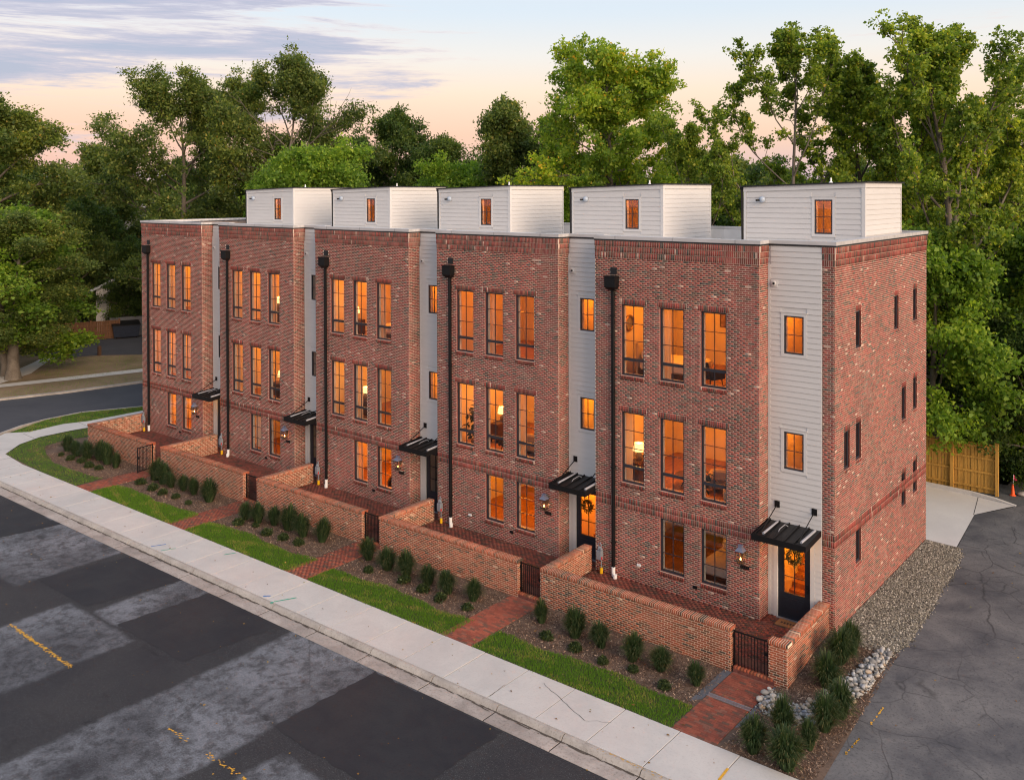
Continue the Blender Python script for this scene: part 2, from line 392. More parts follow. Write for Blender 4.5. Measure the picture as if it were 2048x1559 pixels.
def road_mat():
    m, nt, p = new_mat('old_asphalt')
    g = N(nt, 'ShaderNodeNewGeometry').outputs['Position']
    s = N(nt, 'ShaderNodeSeparateXYZ'); L(nt, g, s.inputs[0])
    nA = N(nt, 'ShaderNodeTexNoise', i={'Scale': 1.1, 'Detail': 10.0, 'Roughness': 0.75}); L(nt, g, nA.inputs[0])
    nB = N(nt, 'ShaderNodeTexNoise', i={'Scale': 0.28, 'Detail': 8.0, 'Roughness': 0.62, 'Distortion': 0.6}); L(nt, g, nB.inputs[0])
    nC = N(nt, 'ShaderNodeTexNoise', i={'Scale': 20.0, 'Detail': 7.0, 'Roughness': 0.8}); L(nt, g, nC.inputs[0])
    nD = N(nt, 'ShaderNodeTexNoise', i={'Scale': 3.2, 'Detail': 8.0, 'Roughness': 0.7}); L(nt, g, nD.inputs[0])
    wob = MA(nt, 'MULTIPLY', MA(nt, 'SUBTRACT', nA.outputs[0], 0.5), 0.55)
    xx = MA(nt, 'ADD', s.outputs[0], wob); yy = MA(nt, 'ADD', s.outputs[1], wob)
    def bx(x0, x1, y0, y1, soft=0.10):
        f = None
        for v, lo, hi in ((xx, x0, x1), (yy, y0, y1)):
            for a, b in ((lo - soft, lo + soft), (hi + soft, hi - soft)):
                r = N(nt, 'ShaderNodeMapRange', i={1: a, 2: b, 3: 0.0, 4: 1.0}); L(nt, v, r.inputs[0])
                f = r.outputs[0] if f is None else MA(nt, 'MULTIPLY', f, r.outputs[0])
        return f
    lt = None
    for q in ((-19.7, -15.4, -16.8, -12.8), (-18.4, -16.6, -12.6, -9.0), (-11.9, -8.0, -40, -8.8), (-29, -22.6, -13.4, -9.0), (-60, -27, -40, -13.5), (-8.2, -6.2, -11.5, -8.8), (-6.9, -1.5, -30, -13.4)):
        f = bx(*q); lt = f if lt is None else MA(nt, 'MAXIMUM', lt, f)
    wear = MA(nt, 'MULTIPLY', lt, ramp(nt, nB.outputs[0], [(0.30, (0.05,) * 3), (0.62, (1,) * 3)]))
    wear = MA(nt, 'MULTIPLY', wear, ramp(nt, nD.outputs[0], [(0.38, (0.25,) * 3), (0.56, (1,) * 3)]))
    nE = N(nt, 'ShaderNodeTexNoise', i={'Scale': 55.0, 'Detail': 4.0, 'Roughness': 0.8}); L(nt, g, nE.inputs[0])
    wear = MA(nt, 'MULTIPLY', wear, ramp(nt, nE.outputs[0], [(0.36, (0.30,) * 3), (0.58, (1.1,) * 3)]))
    dv = N(nt, 'ShaderNodeMix', data_type='VECTOR'); dv.inputs[0].default_value = 0.22; L(nt, g, dv.inputs[4]); L(nt, nA.outputs[1], dv.inputs[5])
    vo = N(nt, 'ShaderNodeTexVoronoi', feature='DISTANCE_TO_EDGE', i={'Scale': 0.38}); L(nt, dv.outputs[1], vo.inputs[0])
    ck = MA(nt, 'MULTIPLY', ramp(nt, vo.outputs['Distance'], [(0.0, (0.5,) * 3), (0.012, (0, 0, 0))]), ramp(nt, nB.outputs[0], [(0.46, (0,) * 3), (0.58, (1,) * 3)]))
    ck = MA(nt, 'MULTIPLY', ck, lt)
    dark = mix(nt, ramp(nt, nB.outputs[0], [(0.35, (0,) * 3), (0.65, (1,) * 3)]), (0.027, 0.027, 0.032, 1), (0.043, 0.042, 0.044, 1))
    c = mix(nt, wear, dark, (0.225, 0.238, 0.268, 1))
    c = mix(nt, ck, c, (0.035, 0.034, 0.036, 1))
    c = mix(nt, ramp(nt, nC.outputs[0], [(0.46, (0,) * 3), (0.62, (0.8,) * 3)]), c, mix(nt, 1.0, c, (0.45, 0.45, 0.46, 1), 'MULTIPLY'))
    nF = N(nt, 'ShaderNodeTexNoise', i={'Scale': 38.0, 'Detail': 2.0, 'Roughness': 0.6}); L(nt, g, nF.inputs[0])
    c = mix(nt, ramp(nt, nF.outputs[0], [(0.60, (0,) * 3), (0.68, (0.55,) * 3)]), c, (0.17, 0.17, 0.18, 1))
    nG = N(nt, 'ShaderNodeTexNoise', i={'Scale': 0.55, 'Detail': 6.0, 'Roughness': 0.55, 'Distortion': 1.2}); L(nt, g, nG.inputs[0])
    c = mix(nt, ramp(nt, nG.outputs[0], [(0.62, (0,) * 3), (0.70, (0.7,) * 3)]), c, mix(nt, 1.0, c, (0.45, 0.44, 0.45, 1), 'MULTIPLY'))
    L(nt, c, p.inputs['Base Color'])
    p.inputs['Roughness'].default_value = 0.86; p.inputs['Specular IOR Level'].default_value = 0.3
    bp = N(nt, 'ShaderNodeBump', i={'Strength': 0.35, 'Distance': 0.02}); L(nt, nC.outputs[0], bp.inputs['Height']); L(nt, bp.outputs[0], p.inputs['Normal'])
    return m

M['road'] = road_mat()
M['patch'] = speck('fresh_asphalt', (0.019, 0.0185, 0.023), (0.029, 0.028, 0.031), (0.013, 0.013, 0.016), 0.8, 0.75, 0.25)
M['sidestreet'] = speck('side_street_asphalt', (0.050, 0.052, 0.062), (0.068, 0.069, 0.078), (0.04, 0.04, 0.045), 0.3)
M['drive'] = speck('cracked_drive', (0.070, 0.070, 0.078), (0.160, 0.153, 0.152), (0.042, 0.041, 0.045), 0.50, 0.88, 0.4, cracks=0.6)
M['concrete'] = speck('pavement_concrete', (0.46, 0.44, 0.425), (0.54, 0.515, 0.49), (0.42, 0.40, 0.38), 0.6, 0.85, 0.12)
M['kerbc'] = speck('kerb_concrete', (0.29, 0.26, 0.235), (0.43, 0.39, 0.35), (0.17, 0.15, 0.13), 1.2, 0.9, 0.3)
M['gutterc'] = speck('gutter_concrete', (0.26, 0.225, 0.205), (0.42, 0.37, 0.335), (0.15, 0.13, 0.115), 0.9, 0.9, 0.35)
M['apron'] = speck('new_concrete', (0.50, 0.48, 0.47), (0.57, 0.55, 0.53), (0.46, 0.44, 0.43), 0.4, 0.8, 0.1)
M['mulch'] = speck('bark_mulch', (0.095, 0.063, 0.046), (0.165, 0.110, 0.080), (0.045, 0.030, 0.023), 1.2, 0.95, 0.9)
M['soil'] = speck('lawn_soil', (0.04, 0.05, 0.018), (0.055, 0.06, 0.022), (0.05, 0.04, 0.02), 1.5, 0.95, 0.5)
M['gravelbase'] = speck('gravel_base', (0.16, 0.145, 0.12), (0.24, 0.215, 0.175), (0.08, 0.07, 0.06), 3.0, 0.95, 0.9)
M['earth'] = speck('rough_earth', (0.055, 0.050, 0.025), (0.10, 0.072, 0.045), (0.035, 0.045, 0.018), 0.15, 0.95, 0.6)
M['dirtverge'] = speck('bare_verge', (0.27, 0.185, 0.12), (0.13, 0.10, 0.052), (0.32, 0.225, 0.15), 0.22, 0.95, 0.6)
M['crack'] = plain('crack_dark', (0.03, 0.026, 0.024), 0.95, 0.2)
M['yellowpaint'] = plain('worn_yellow_paint', (0.62, 0.33, 0.03), 0.7, 0.25, 30)
M['greenpaint'] = plain('green_survey_paint', (0.02, 0.36, 0.24), 0.7, 0.2, 30)
M['bluepaint'] = plain('blue_survey_paint', (0.03, 0.16, 0.45), 0.7, 0.2, 30)
M['steel'] = plain('galvanised_grate', (0.30, 0.31, 0.35), 0.4, 0.2, 20, metal=0.5)
M['slate'] = plain('slate_edging', (0.09, 0.095, 0.11), 0.8, 0.2, 8)

def sheet(name, poly, z, mat, parent=None, follow=False, step=0.6):
    bm = bmesh.new()
    vs = [bm.verts.new((x, y, 0)) for x, y in poly]
    f = bm.faces.new(vs); f.normal_update()
    if f.normal.z < 0: f.normal_flip()
    if follow:
        ys = [q[1] for q in poly]; y = min(ys) + step
        while y < max(ys):
            if -4 < y < 1.4: bmesh.ops.bisect_plane(bm, geom=bm.verts[:] + bm.edges[:] + bm.faces[:], plane_co=(0, y, 0), plane_no=(0, 1, 0))
            y += step
    for v in bm.verts: v.co.z = (float(gz(v.co.x, v.co.y)) if follow else 0) + z
    me = bpy.data.meshes.new(name); bm.to_mesh(me); bm.free(); me.materials.append(mat)
    return link(name, me, parent)

def struct(o): o['kind'] = 'structure'; return o

struct(sheet('ground', [(-900, -700), (900, -700), (900, 900), (-900, 900)], -0.60, M['earth']))
road = struct(sheet('road', [(-46, -9.6), (-46, -70), (70, -70), (70, -7.9), (0, -8.9)], -0.505, M['road']))
struct(sheet('side_road', [(-130, -70), (-46, -70), (-46, -9.6), (-38, -9.3), (-40.5, -9.1), (-43, -7.9), (-45.3, -5.2), (-46.6, -2.3), (-46.7, 0.4), (-45.0, 4.0), (-42.6, 9.5), (-38, 22), (-30, 50), (-37, 54), (-46, 25), (-52.6, 7.9), (-53.6, 2.5), (-54.8, -1.3), (-58, -7), (-66, -10), (-130, -14)], -0.500, M['sidestreet']))
# darker patches of newer asphalt: rectangles with slightly ragged saw-cut edges
def ragged(p, amp=0.045, n=26):
    out = []
    for i in range(len(p)):
        a, b = p[i], p[(i + 1) % len(p)]
        for t in np.arange(n) / n:
            out.append((a[0] + (b[0] - a[0]) * t + random.uniform(-amp, amp), a[1] + (b[1] - a[1]) * t + random.uniform(-amp, amp)))
    return out
for poly in ([(-22.6, -12.6), (-18.95, -12.57), (-18.3, -9.28), (-21.9, -9.34)], [(-16.84, -12.58), (-12.97, -12.49), (-12.6, -9.24), (-16.59, -9.30)],
             [(-8.0, -12.8), (-3.2, -12.9), (-3.1, -9.15), (-8.0, -9.2)], [(-33, -12.7), (-28.2, -12.6), (-27.6, -9.5), (-32.4, -9.6)]):
    sheet('asphalt_patch', ragged(poly), -0.497, M['patch'], road)
def flakes(x0, x1, y, w, n, seed):
    r = np.random.default_rng(seed); V = []; F = []
    for i in range(n):
        x = r.uniform(x0, x1); yy = y + r.normal(0, w * 0.35); a, b = r.uniform(0.015, 0.07), r.uniform(0.010, 0.030); k = len(V); t = r.uniform(0, 3.1)
        for j in range(5):
            an = j * 1.2566; q = r.uniform(0.6, 1.2); px, py = a * q * math.cos(an), b * q * math.sin(an)
            V.append((x + px * math.cos(t * .2) - py * math.sin(t * .2), yy + px * math.sin(t * .2) + py * math.cos(t * .2), -0.4925 + i * 1e-6))
        F.append([k, k + 1, k + 2, k + 3, k + 4])
    return np.array(V), np.array(F)
for x0, x1, y, n, seed in ((-19.65, -15.3, -14.78, 240, 1), (-10.1, -9.2, -14.6, 16, 2), (-8.3, -6.4, -14.57, 38, 3)):
    V, F = flakes(x0, x1, y, 0.10, n, seed)
    link('lane_marking', np_mesh('lane_marking', V, F, M['yellowpaint']), road)

# pavement: one slab per object, tooled joints between them
walk = struct(sheet('pavement', [(-37.5, sy(-8.25, -37.5)), (14, sy(-8.25, 14)), (14, sy(-6.39, 14)), (-37.5, sy(-6.39, -37.5))], -0.40, M['crack']))
xj = 0.66 - 23 * 1.665
JX = [xj + i * 1.665 for i in range(32)]
def slab(a, b, y0, y1, z0, z1, mat, name, parent, gap=0.020):
    mb = MB(); a += gap / 2; b -= gap / 2
    lo = [(a, sy(y0, a), z0), (b, sy(y0, b), z0), (b, sy(y1, b), z0), (a, sy(y1, a), z0)]
    mb.hexa(lo, [(x, y, z1) for x, y, z in lo])
    return mb.build(name, mat, parent, bevel=0.008)
for a, b in zip(JX[:-1], JX[1:]):
    slab(a, b, -8.26, -6.37, -0.5, -0.36 + random.uniform(-0.003, 0.003), M['concrete'], 'pavement_slab', walk)
# corner of the pavement and the walk along the side street
cor = [(-37.63, sy(-8.26, -37.63)), (-37.63, sy(-6.37, -37.63)), (-40.3, -6.72), (-41.7, -5.4), (-42.4, -4.0), (-42.45, -2.2), (-42.3, -1.0), (-42.0, 4), (-40.6, 10), (-36, 22), (-37.8, 22.5),
       (-42.3, 10.5), (-43.8, 4.2), (-43.9, -0.5), (-44.4, -1.8), (-44.1, -3.9), (-44.9, -4.9), (-43.6, -6.5), (-42.0, -7.7), (-40.0, -8.6)]
struct(sheet('corner_pavement', cor, -0.358, M['concrete']))
for pts in ([(-43.9, -4.3), (-42.3, -4.35)], [(-43.95, -1.0), (-42.35, -1.1)], [(-42.2, -7.6), (-41.0, -6.1)], [(-39.4, -8.7), (-39.3, -6.75)]):
    mb = MB(); (x0, y0), (x1, y1) = pts; d = Vector((x1 - x0, y1 - y0, 0)).normalized(); n = Vector((-d.y, d.x, 0)) * 0.012
    mb.quad((x0 - n.x, y0 - n.y, -0.3545), (x0 + n.x, y0 + n.y, -0.3545), (x1 + n.x, y1 + n.y, -0.3545), (x1 - n.x, y1 - n.y, -0.3545)); mb.build('pavement_joint', M['crack'], walk)
# kerb and gutter in cast lengths
kerb = struct(empty('kerb')); gut = struct(empty('gutter'))
KX = [-40.2 + i * 2.42 + random.uniform(-0.25, 0.25) for i in range(23)]
for a, b in zip(KX[:-1], KX[1:]):
    mb = MB(); jz = random.uniform(-0.006, 0.006); a2, b2 = a + 0.014, b - 0.014
    prof = [(0.0, -0.52), (0.0, -0.362), (-0.075, -0.362), (-0.115, -0.375), (-0.145, -0.40), (-0.205, -0.482), (-0.205, -0.52)]
    P = [[(x, sy(-8.275 + q, x), z + jz) for q, z in prof] for x in (a2, b2)]
    k = len(prof)
    for i in range(k): mb.quad(P[0][i], P[0][(i + 1) % k], P[1][(i + 1) % k], P[1][i])
    mb.quad(*P[0][::-1]); mb.quad(*P[1])
    mb.build('kerb_stone', M['kerbc'], kerb)
    slab(a, b, -9.02, -8.482, -0.56, -0.487 + jz * 0.6, M['gutterc'], 'gutter_slab', gut, 0.03)
sheet('gutter_joint_fill', [(-40, sy(-9.0, -40)), (13, sy(-9.0, 13)), (13, sy(-8.3, 13)), (-40, sy(-8.3, -40))], -0.494, M['crack'], gut)
V_, F_ = [], []
for i in range(900):
    x = random.uniform(-39, 12); y = sy(-8.49, x) - abs(random.gauss(0, 0.035)); a_ = random.uniform(0.04, 0.22); b_ = random.uniform(0.006, 0.022); k_ = len(V_)
    V_ += [(x - a_, y - b_ * random.random(), -0.478), (x, y - b_, -0.478), (x + a_, y - b_ * random.random(), -0.478), (x + a_ * .6, y + b_, -0.478), (x - a_ * .7, y + b_, -0.478)]; F_.append([k_, k_ + 1, k_ + 2, k_ + 3, k_ + 4])
V_ = np.array(V_); V_[:, 2] += np.repeat(np.arange(900) * 2e-6, 5)
link('gutter_grime', np_mesh('gutter_grime', V_, np.array(F_), plain('wet_grime', (0.085, 0.068, 0.055), 0.9, 0.4, 8)), gut)
# kerb round the corner
mb = MB(); cv = [(-40.1, -8.87), (-42.1, -7.9), (-43.8, -6.6), (-45.1, -5.0), (-46.0, -3.4), (-46.4, -2.0), (-46.5, 0.4), (-44.8, 4.0), (-42.4, 9.5), (-37.8, 22)]
for i in range(len(cv) - 1):
    a, b = Vector((*cv[i], 0)), Vector((*cv[i + 1], 0)); n = (b - a).normalized(); n = Vector((n.y, -n.x, 0))
    lo = [a, b, b - n * 0.18, a - n * 0.18]
    mb.hexa([(p.x, p.y, -0.56) for p in lo], [(p.x, p.y, -0.362) for p in lo])
mb.build('corner_kerb', M['kerbc'], kerb)
struct(sheet('side_verge', [(-44.85, -4.7), (-43.95, -4.1), (-44.35, -1.7), (-43.8, -0.4), (-43.75, 4.2), (-42.2, 10.4), (-37.9, 22), (-37.7, 21.9), (-42.35, 9.4), (-44.75, 3.95), (-46.4, 0.4), (-46.3, -2.0)], -0.370, M['soil']))
# survey spray marks and hairline cracks
def ribbon(pts, w, z, mat, name, parent):
    mb = MB(); pts = [Vector((*p, z)) for p in pts]
    for i in range(len(pts) - 1):
        d = (pts[i + 1] - pts[i]).normalized(); n = Vector((-d.y, d.x, 0)) * w * random.uniform(0.35, 0.65)
        mb.quad(pts[i] - n, pts[i + 1] - n, pts[i + 1] + n, pts[i] + n)
    return mb.build(name, mat, parent)
def wander(a, b, n, amp):
    return [(a[0] + (b[0] - a[0]) * i / n + random.uniform(-amp, amp), a[1] + (b[1] - a[1]) * i / n + random.uniform(-amp, amp)) for i in range(n + 1)]
ribbon(wander((-3.55, -6.75), (-1.55, -7.55), 14, 0.03), 0.012, -0.352, M['crack'], 'pavement_crack', walk)
ribbon(wander((-1.55, -7.55), (-0.95, -7.15), 6, 0.03), 0.008, -0.352, M['crack'], 'pavement_crack', walk)
ribbon(wander((-4.3, -8.25), (-4.35, -7.5), 6, 0.012), 0.012, -0.352, M['crack'], 'pavement_crack', walk)
for x in (-14.6, -13.95):
    ribbon([(x, sy(-8.23, x)), (x + 0.12, sy(-8.0, x)), (x + 0.35, sy(-7.55, x))] if x > -14.2 else [(x, sy(-8.2, x)), (x + 0.18, sy(-8.02, x))], 0.055, -0.351, M['greenpaint' if x > -14.2 else 'bluepaint'], 'survey_mark', walk)
ribbon([(-13.98, sy(-8.36, -14)), (-13.9, sy(-8.29, -13.9))], 0.09, -0.352, M['greenpaint'], 'survey_mark', walk)
for x, mt in ((-21.2, 'greenpaint'), (-21.9, 'bluepaint')):
    ribbon([(x, sy(-8.2, x)), (x + 0.25, sy(-7.7, x))], 0.05, -0.351, M[mt], 'survey_mark', walk)
ribbon([(-18.9, sy(-6.9, -18.9)), (-18.7, sy(-6.5, -18.7))], 0.05, -0.351, M['greenpaint'], 'survey_mark', walk)
ribbon([(2.35, -7.55), (2.32, -7.0)], 0.05, -0.351, M['yellowpaint'], 'survey_mark', walk)
V, F = flakes(-0.6, 2.6, 0, 0.3, 70, 9); V[:, 1] = sy(-8.33, V[:, 0]) + V[:, 1] * 0.35; V[:, 2] = -0.358
link('kerb_paint', np_mesh('kerb_paint', V, F, M['yellowpaint']), kerb)

# front yard: bark beds, lawn strips, brick paths
bed = struct(sheet('planting_bed', [(-41.0, sy(-6.36, -41)), (2.3, sy(-6.36, 2.3)), (2.3, -2.5), (-38.2, -3.2), (-38.2, 4), (-41.9, 4), (-42.3, -1), (-42.3, -4), (-41.6, -5.4), (-40.3, -6.7)], -0.375, M['mulch']))
bed_r = struct(sheet('corner_planting_bed', [(1.75, sy(-6.36, 1.75)), (4.3, sy(-6.36, 4.3)), (4.15, -3.9), (4.05, -2.4), (4.0, -0.4), (3.9, 1.0), (2.0, 1.0), (2.0, -2.75), (1.75, -2.75)], -0.004, M['mulch'], follow=True))
struct(sheet('driveway', [(4.0, sy(-6.36, 4)), (30, sy(-6.36, 30)), (40, 60), (4.5, 60), (3.2, 18.6), (4.15, 17.1), (3.0, 14.8), (3.35, 10.4), (3.45, 10.0), (3.75, 8.1), (3.8, 6), (3.9, 4.2), (4.05, 1.3), (3.9, -0.6), (4.0, -2.5), (4.1, -3.9), (4.05, -5.0)], -0.012, M['drive'], follow=True))
struct(sheet('gravel_strip', [(2.1, 0.3), (3.9, 0.6), (4.15, 1.3), (4.05, 4.2), (3.9, 6.0), (3.85, 8.1), (3.6, 10.0), (3.4, 10.56), (2.1, 10.65)], 0.0, M['gravelbase']))
struct(sheet('apron', [(-12, 10.6), (2.15, 10.60), (3.32, 10.51), (3.0, 14.8), (4.09, 17.03), (2.3, 17.4), (0.3, 17.55), (-12, 17.6)], 0.008, M['apron']))
ap_k = struct(empty('apron_kerb'))
mb = MB(); q = [(-12, 17.6), (0.3, 17.55), (2.3, 17.4), (3.3, 17.22), (4.15, 17.02)]
for i in range(4):
    (a, b), (c, d) = q[i], q[i + 1]; h0 = 0.16 if i < 3 else 0.12; h1 = 0.16 if i < 2 else (0.12 if i == 2 else 0.03)
    mb.hexa([(a, b, -0.1), (c, d, -0.1), (c, d + 0.16, -0.1), (a, b + 0.16, -0.1)], [(a, b, h0), (c, d, h1), (c, d + 0.16, h1), (a, b + 0.16, h0)])
mb.build('kerb_edge', M['apron'], ap_k)
ribbon([(2.98, 14.75), (2.6, 17.3)], 0.03, 0.0125, M['crack'], 'apron_joint', ap_k)
struct(sheet('gravel_verge', [(-3, 17.6), (2.3, 17.45), (3.6, 17.2), (4.2, 17.0), (4.7, 18.2), (4.4, 20), (-3, 20)], 0.004, speck('grey_gravel', (0.07, 0.075, 0.08), (0.11, 0.115, 0.12), (0.04, 0.04, 0.045), 2.0, 0.95, 0.8)))
# side street far bank
struct(sheet('far_verge', [(-55.0, -1.3), (-53.8, 2.5), (-52.8, 7.9), (-46, 25.5), (-55, 28), (-65.5, 12.6), (-68, 8.2), (-72, 7.5), (-80, -2), (-74, -12), (-66, -9.8), (-58.2, -7)], -0.40, M['dirtverge']))
struct(sheet('far_path', [(-57.3, -1.6), (-58.9, 0.3), (-57.7, 4.3), (-56.2, 10.0), (-51, 26), (-52.3, 26.6), (-57.5, 10.4), (-59.0, 4.5), (-60.2, 0.2), (-58.7, -2.0)], -0.385, M['concrete']))
mb = MB(); cv = [(-60, -8.5), (-58, -6.9), (-54.85, -1.3), (-53.65, 2.5), (-52.65, 7.9), (-46, 25.2)]
for i in range(len(cv) - 1):
    a, b = Vector((*cv[i], 0)), Vector((*cv[i + 1], 0)); n = (b - a).normalized(); n = Vector((n.y, -n.x, 0)); lo = [a, b, b - n * 0.35, a - n * 0.35]
    mb.hexa([(p.x, p.y, -0.56) for p in lo], [(p.x, p.y, -0.385) for p in lo])
struct(mb.build('far_kerb', M['kerbc']))
struct(sheet('parking_lot', [(-63.3, 14.0), (-66.3, 11.2), (-67.7, 8.3), (-70.5, 8.0), (-80, 6), (-84, 12), (-75.6, 13.5), (-74.4, 16.7), (-73.0, 21), (-62, 24)], -0.385, M['sidestreet']))
struct(sheet('lot_path', [(-60.3, 0.8), (-62.5, 4.0), (-66.8, 7.2), (-67.9, 8.3), (-69.2, 7.9), (-67.0, 6.0), (-64.2, 3.2), (-61.8, -0.5)], -0.381, M['concrete']))
# ------------------------------------------------------------------ brickwork
CO = 12.0 / 177.0                       # one brick course
BL, JT = 0.2032, 0.0140
class Face:
    """a wall face: maps (u, z, outward depth) to local space"""
    def __init__(s, kind, at): s.kind = kind; s.at = at
    def P(s, u, z, d):
        if s.kind == 'front': return (u, s.at - d, z)
        if s.kind == 'right': return (s.at + d, u, z)
        if s.kind == 'left': return (s.at - d, -u, z)
        if s.kind == 'back': return (-u, s.at + d, z)
        return (u, z, s.at + d)                       # 'top': z is y

def lay(u0, u1, z0, z1, holes=(), off=0.0, rg=random):
    """running bond between u0..u1, z0..z1 leaving holes free -> list of (ua, ub, za, zb)"""
    out = []; n0 = int(round(z0 / CO)); n1 = int(round(z1 / CO))
    for n in range(n0, n1):
        za, zb = n * CO + JT / 2, (n + 1) * CO - JT / 2; zc = (za + zb) / 2
        blk = sorted([(h[0], h[1]) for h in holes if h[2] < zc < h[3]])
        segs = []; c = u0
        for a, b in blk:
            if a > c: segs.append((c, min(a, u1)))
            c = max(c, b)
        if c < u1: segs.append((c, u1))
        sh = (0.0 if n % 2 else BL / 2) + off
        for a, b in segs:
            i0 = math.floor((a - sh) / BL); x = sh + i0 * BL
            while x < b - 0.012:
                p, q = max(x, a) + JT / 2, min(x + BL, b) - JT / 2
                if q - p > 0.018: out.append((p, q, za, zb, 0.0))
                x += BL
    return out
def soldiers(u0, u1, z0, z1, d=0.0, w=CO):
    n = max(1, int(round((u1 - u0) / w))); k = (u1 - u0) / n
    return [(u0 + i * k + JT / 2, u0 + (i + 1) * k - JT / 2, z0 + JT / 2, z1 - JT / 2, d) for i in range(n)]

UNIT_BRICK = {}
def unit_brick(mat):
    if mat.name not in UNIT_BRICK:
        UNIT_BRICK[mat.name] = MB().box(-0.5, -1, -0.5, 0.5, 0, 0.5).mesh('brick', mat)
    return UNIT_BRICK[mat.name]

def brick_field(items, parent, mat_single, mat_mass, single=0, depth=0.03, seed=0, mass_name='brickwork', origin=Vector((0, 0, 0)), jit=0.0018, top_single=False):
    """items: list of (Face, rects). The bricks that show largest become objects, the rest one mesh."""
    r = np.random.default_rng(seed)
    flat = []
    for face, rects in items:
        for q in rects: flat.append((face, q))
    pick = set()
    if single:
        sc = []
        for i, (face, (a, b, c, d, e)) in enumerate(flat):
            if face.kind == 'top' and not top_single: continue
            p = origin + Vector(face.P((a + b) / 2, (c + d) / 2, e)); v = CAM - p
            n = {'front': Vector((0, -1, 0)), 'right': Vector((1, 0, 0)), 'left': Vector((-1, 0, 0)), 'back': Vector((0, 1, 0)), 'top': Vector((0, 0, 1))}[face.kind]
            sc.append(((b - a) * (d - c) * max(0, v.normalized().dot(n)) / v.length_squared, i))
        sc.sort(reverse=True); pick = {i for _, i in sc[:single]}
    V = []; R = []
    for i, (face, (a, b, c, d, e)) in enumerate(flat):
        dd = e + r.uniform(-jit, jit)
        if i in pick:
            o = link('brick', unit_brick(mat_single), parent)
            if face.kind == 'top':
                o.scale = (b - a, depth, d - c); o.rotation_euler = (-math.pi / 2, 0, 0)
                o.location = ((a + b) / 2, (c + d) / 2, face.at + dd - depth)
            else:
                o.location = face.P((a + b) / 2, (c + d) / 2, dd - depth); o.scale = (b - a, depth, d - c)
                o.rotation_euler = (0, 0, {'front': 0, 'right': math.pi / 2, 'left': -math.pi / 2, 'back': math.pi}[face.kind])
            continue
        lo, hi = dd - depth, dd
        V += [face.P(a, c, lo), face.P(b, c, lo), face.P(b, d, lo), face.P(a, d, lo), face.P(a, c, hi), face.P(b, c, hi), face.P(b, d, hi), face.P(a, d, hi)]
        R.append(r.random())
    if V:
        n = len(R); t = np.array([(4, 5, 6, 7), (0, 1, 5, 4), (1, 2, 6, 5), (2, 3, 7, 6), (3, 0, 4, 7)])
        F = (t[None] + (np.arange(n) * 8)[:, None, None]).reshape(-1, 4)
        if items[0][0].kind == 'top': pass
        o = link(mass_name, np_mesh(mass_name, np.array(V), F, mat_mass, np.repeat(R, 5)), parent)
        o['kind'] = 'stuff'
    return

def pierced(mb, face, u0, u1, z0, z1, holes, d=-0.004, thick=0.09, rev=0):
    """flat wall skin with rectangular openings and their reveals"""
    us = sorted({u0, u1, *[max(u0, min(u1, v)) for h in holes for v in h[:2]]}); zs = sorted({z0, z1, *[max(z0, min(z1, v)) for h in holes for v in h[2:4]]})
    for i in range(len(us) - 1):
        for j in range(len(zs) - 1):
            cu, cz = (us[i] + us[i + 1]) / 2, (zs[j] + zs[j + 1]) / 2
            if any(h[0] < cu < h[1] and h[2] < cz < h[3] for h in holes): continue
            mb.quad(face.P(us[i], zs[j], d), face.P(us[i + 1], zs[j], d), face.P(us[i + 1], zs[j + 1], d), face.P(us[i], zs[j + 1], d))
    k0 = len(mb.f)
    for a, b, c, e in [h[:4] for h in holes]:
        mb.quad(face.P(a, c, d), face.P(a, e, d), face.P(a, e, d - thick), face.P(a, c, d - thick))
        mb.quad(face.P(b, e, d), face.P(b, c, d), face.P(b, c, d - thick), face.P(b, e, d - thick))
        mb.quad(face.P(a, e, d), face.P(b, e, d), face.P(b, e, d - thick), face.P(a, e, d - thick))
        mb.quad(face.P(b, c, d), face.P(a, c, d), face.P(a, c, d - thick), face.P(b, c, d - thick))
    mb.m[k0:] = [rev] * (len(mb.f) - k0)

# ------------------------------------------------------------------ the row of five houses
WB, RC, YB, HT = 6.31, 0.66, 10.64, 12.0
Z3 = (107 * CO, 144 * CO); Z2 = (51 * CO, 88 * CO); Z1 = (10 * CO, 37 * CO)
WX = [(-5.19, -4.27), (-3.635, -2.71), (-2.075, -1.15)]
BAYWIN = [(a, b, *Z3) for a, b in WX] + [(a, b, *Z2) for a, b in WX] + [(a, b, *Z1) for a, b in WX[1:]]
SIDEWIN = [(0.54, 1.19, 8.55, 9.77), (0.54, 1.19, 4.85, 6.05)]
DOOR = (0.32, 1.40, 0.03, 2.62)
ROOMZ = [(0.12, 2.86), (3.10, 6.45), (6.90, 10.35)]
PANE = {}
def pane_mesh(w, h):
    k = (round(w, 3), round(h, 3))
    if k not in PANE: PANE[k] = MB().box(-w / 2, -0.004, -h / 2, w / 2, 0.004, h / 2).mesh('pane', M['glass'])
    return PANE[k]

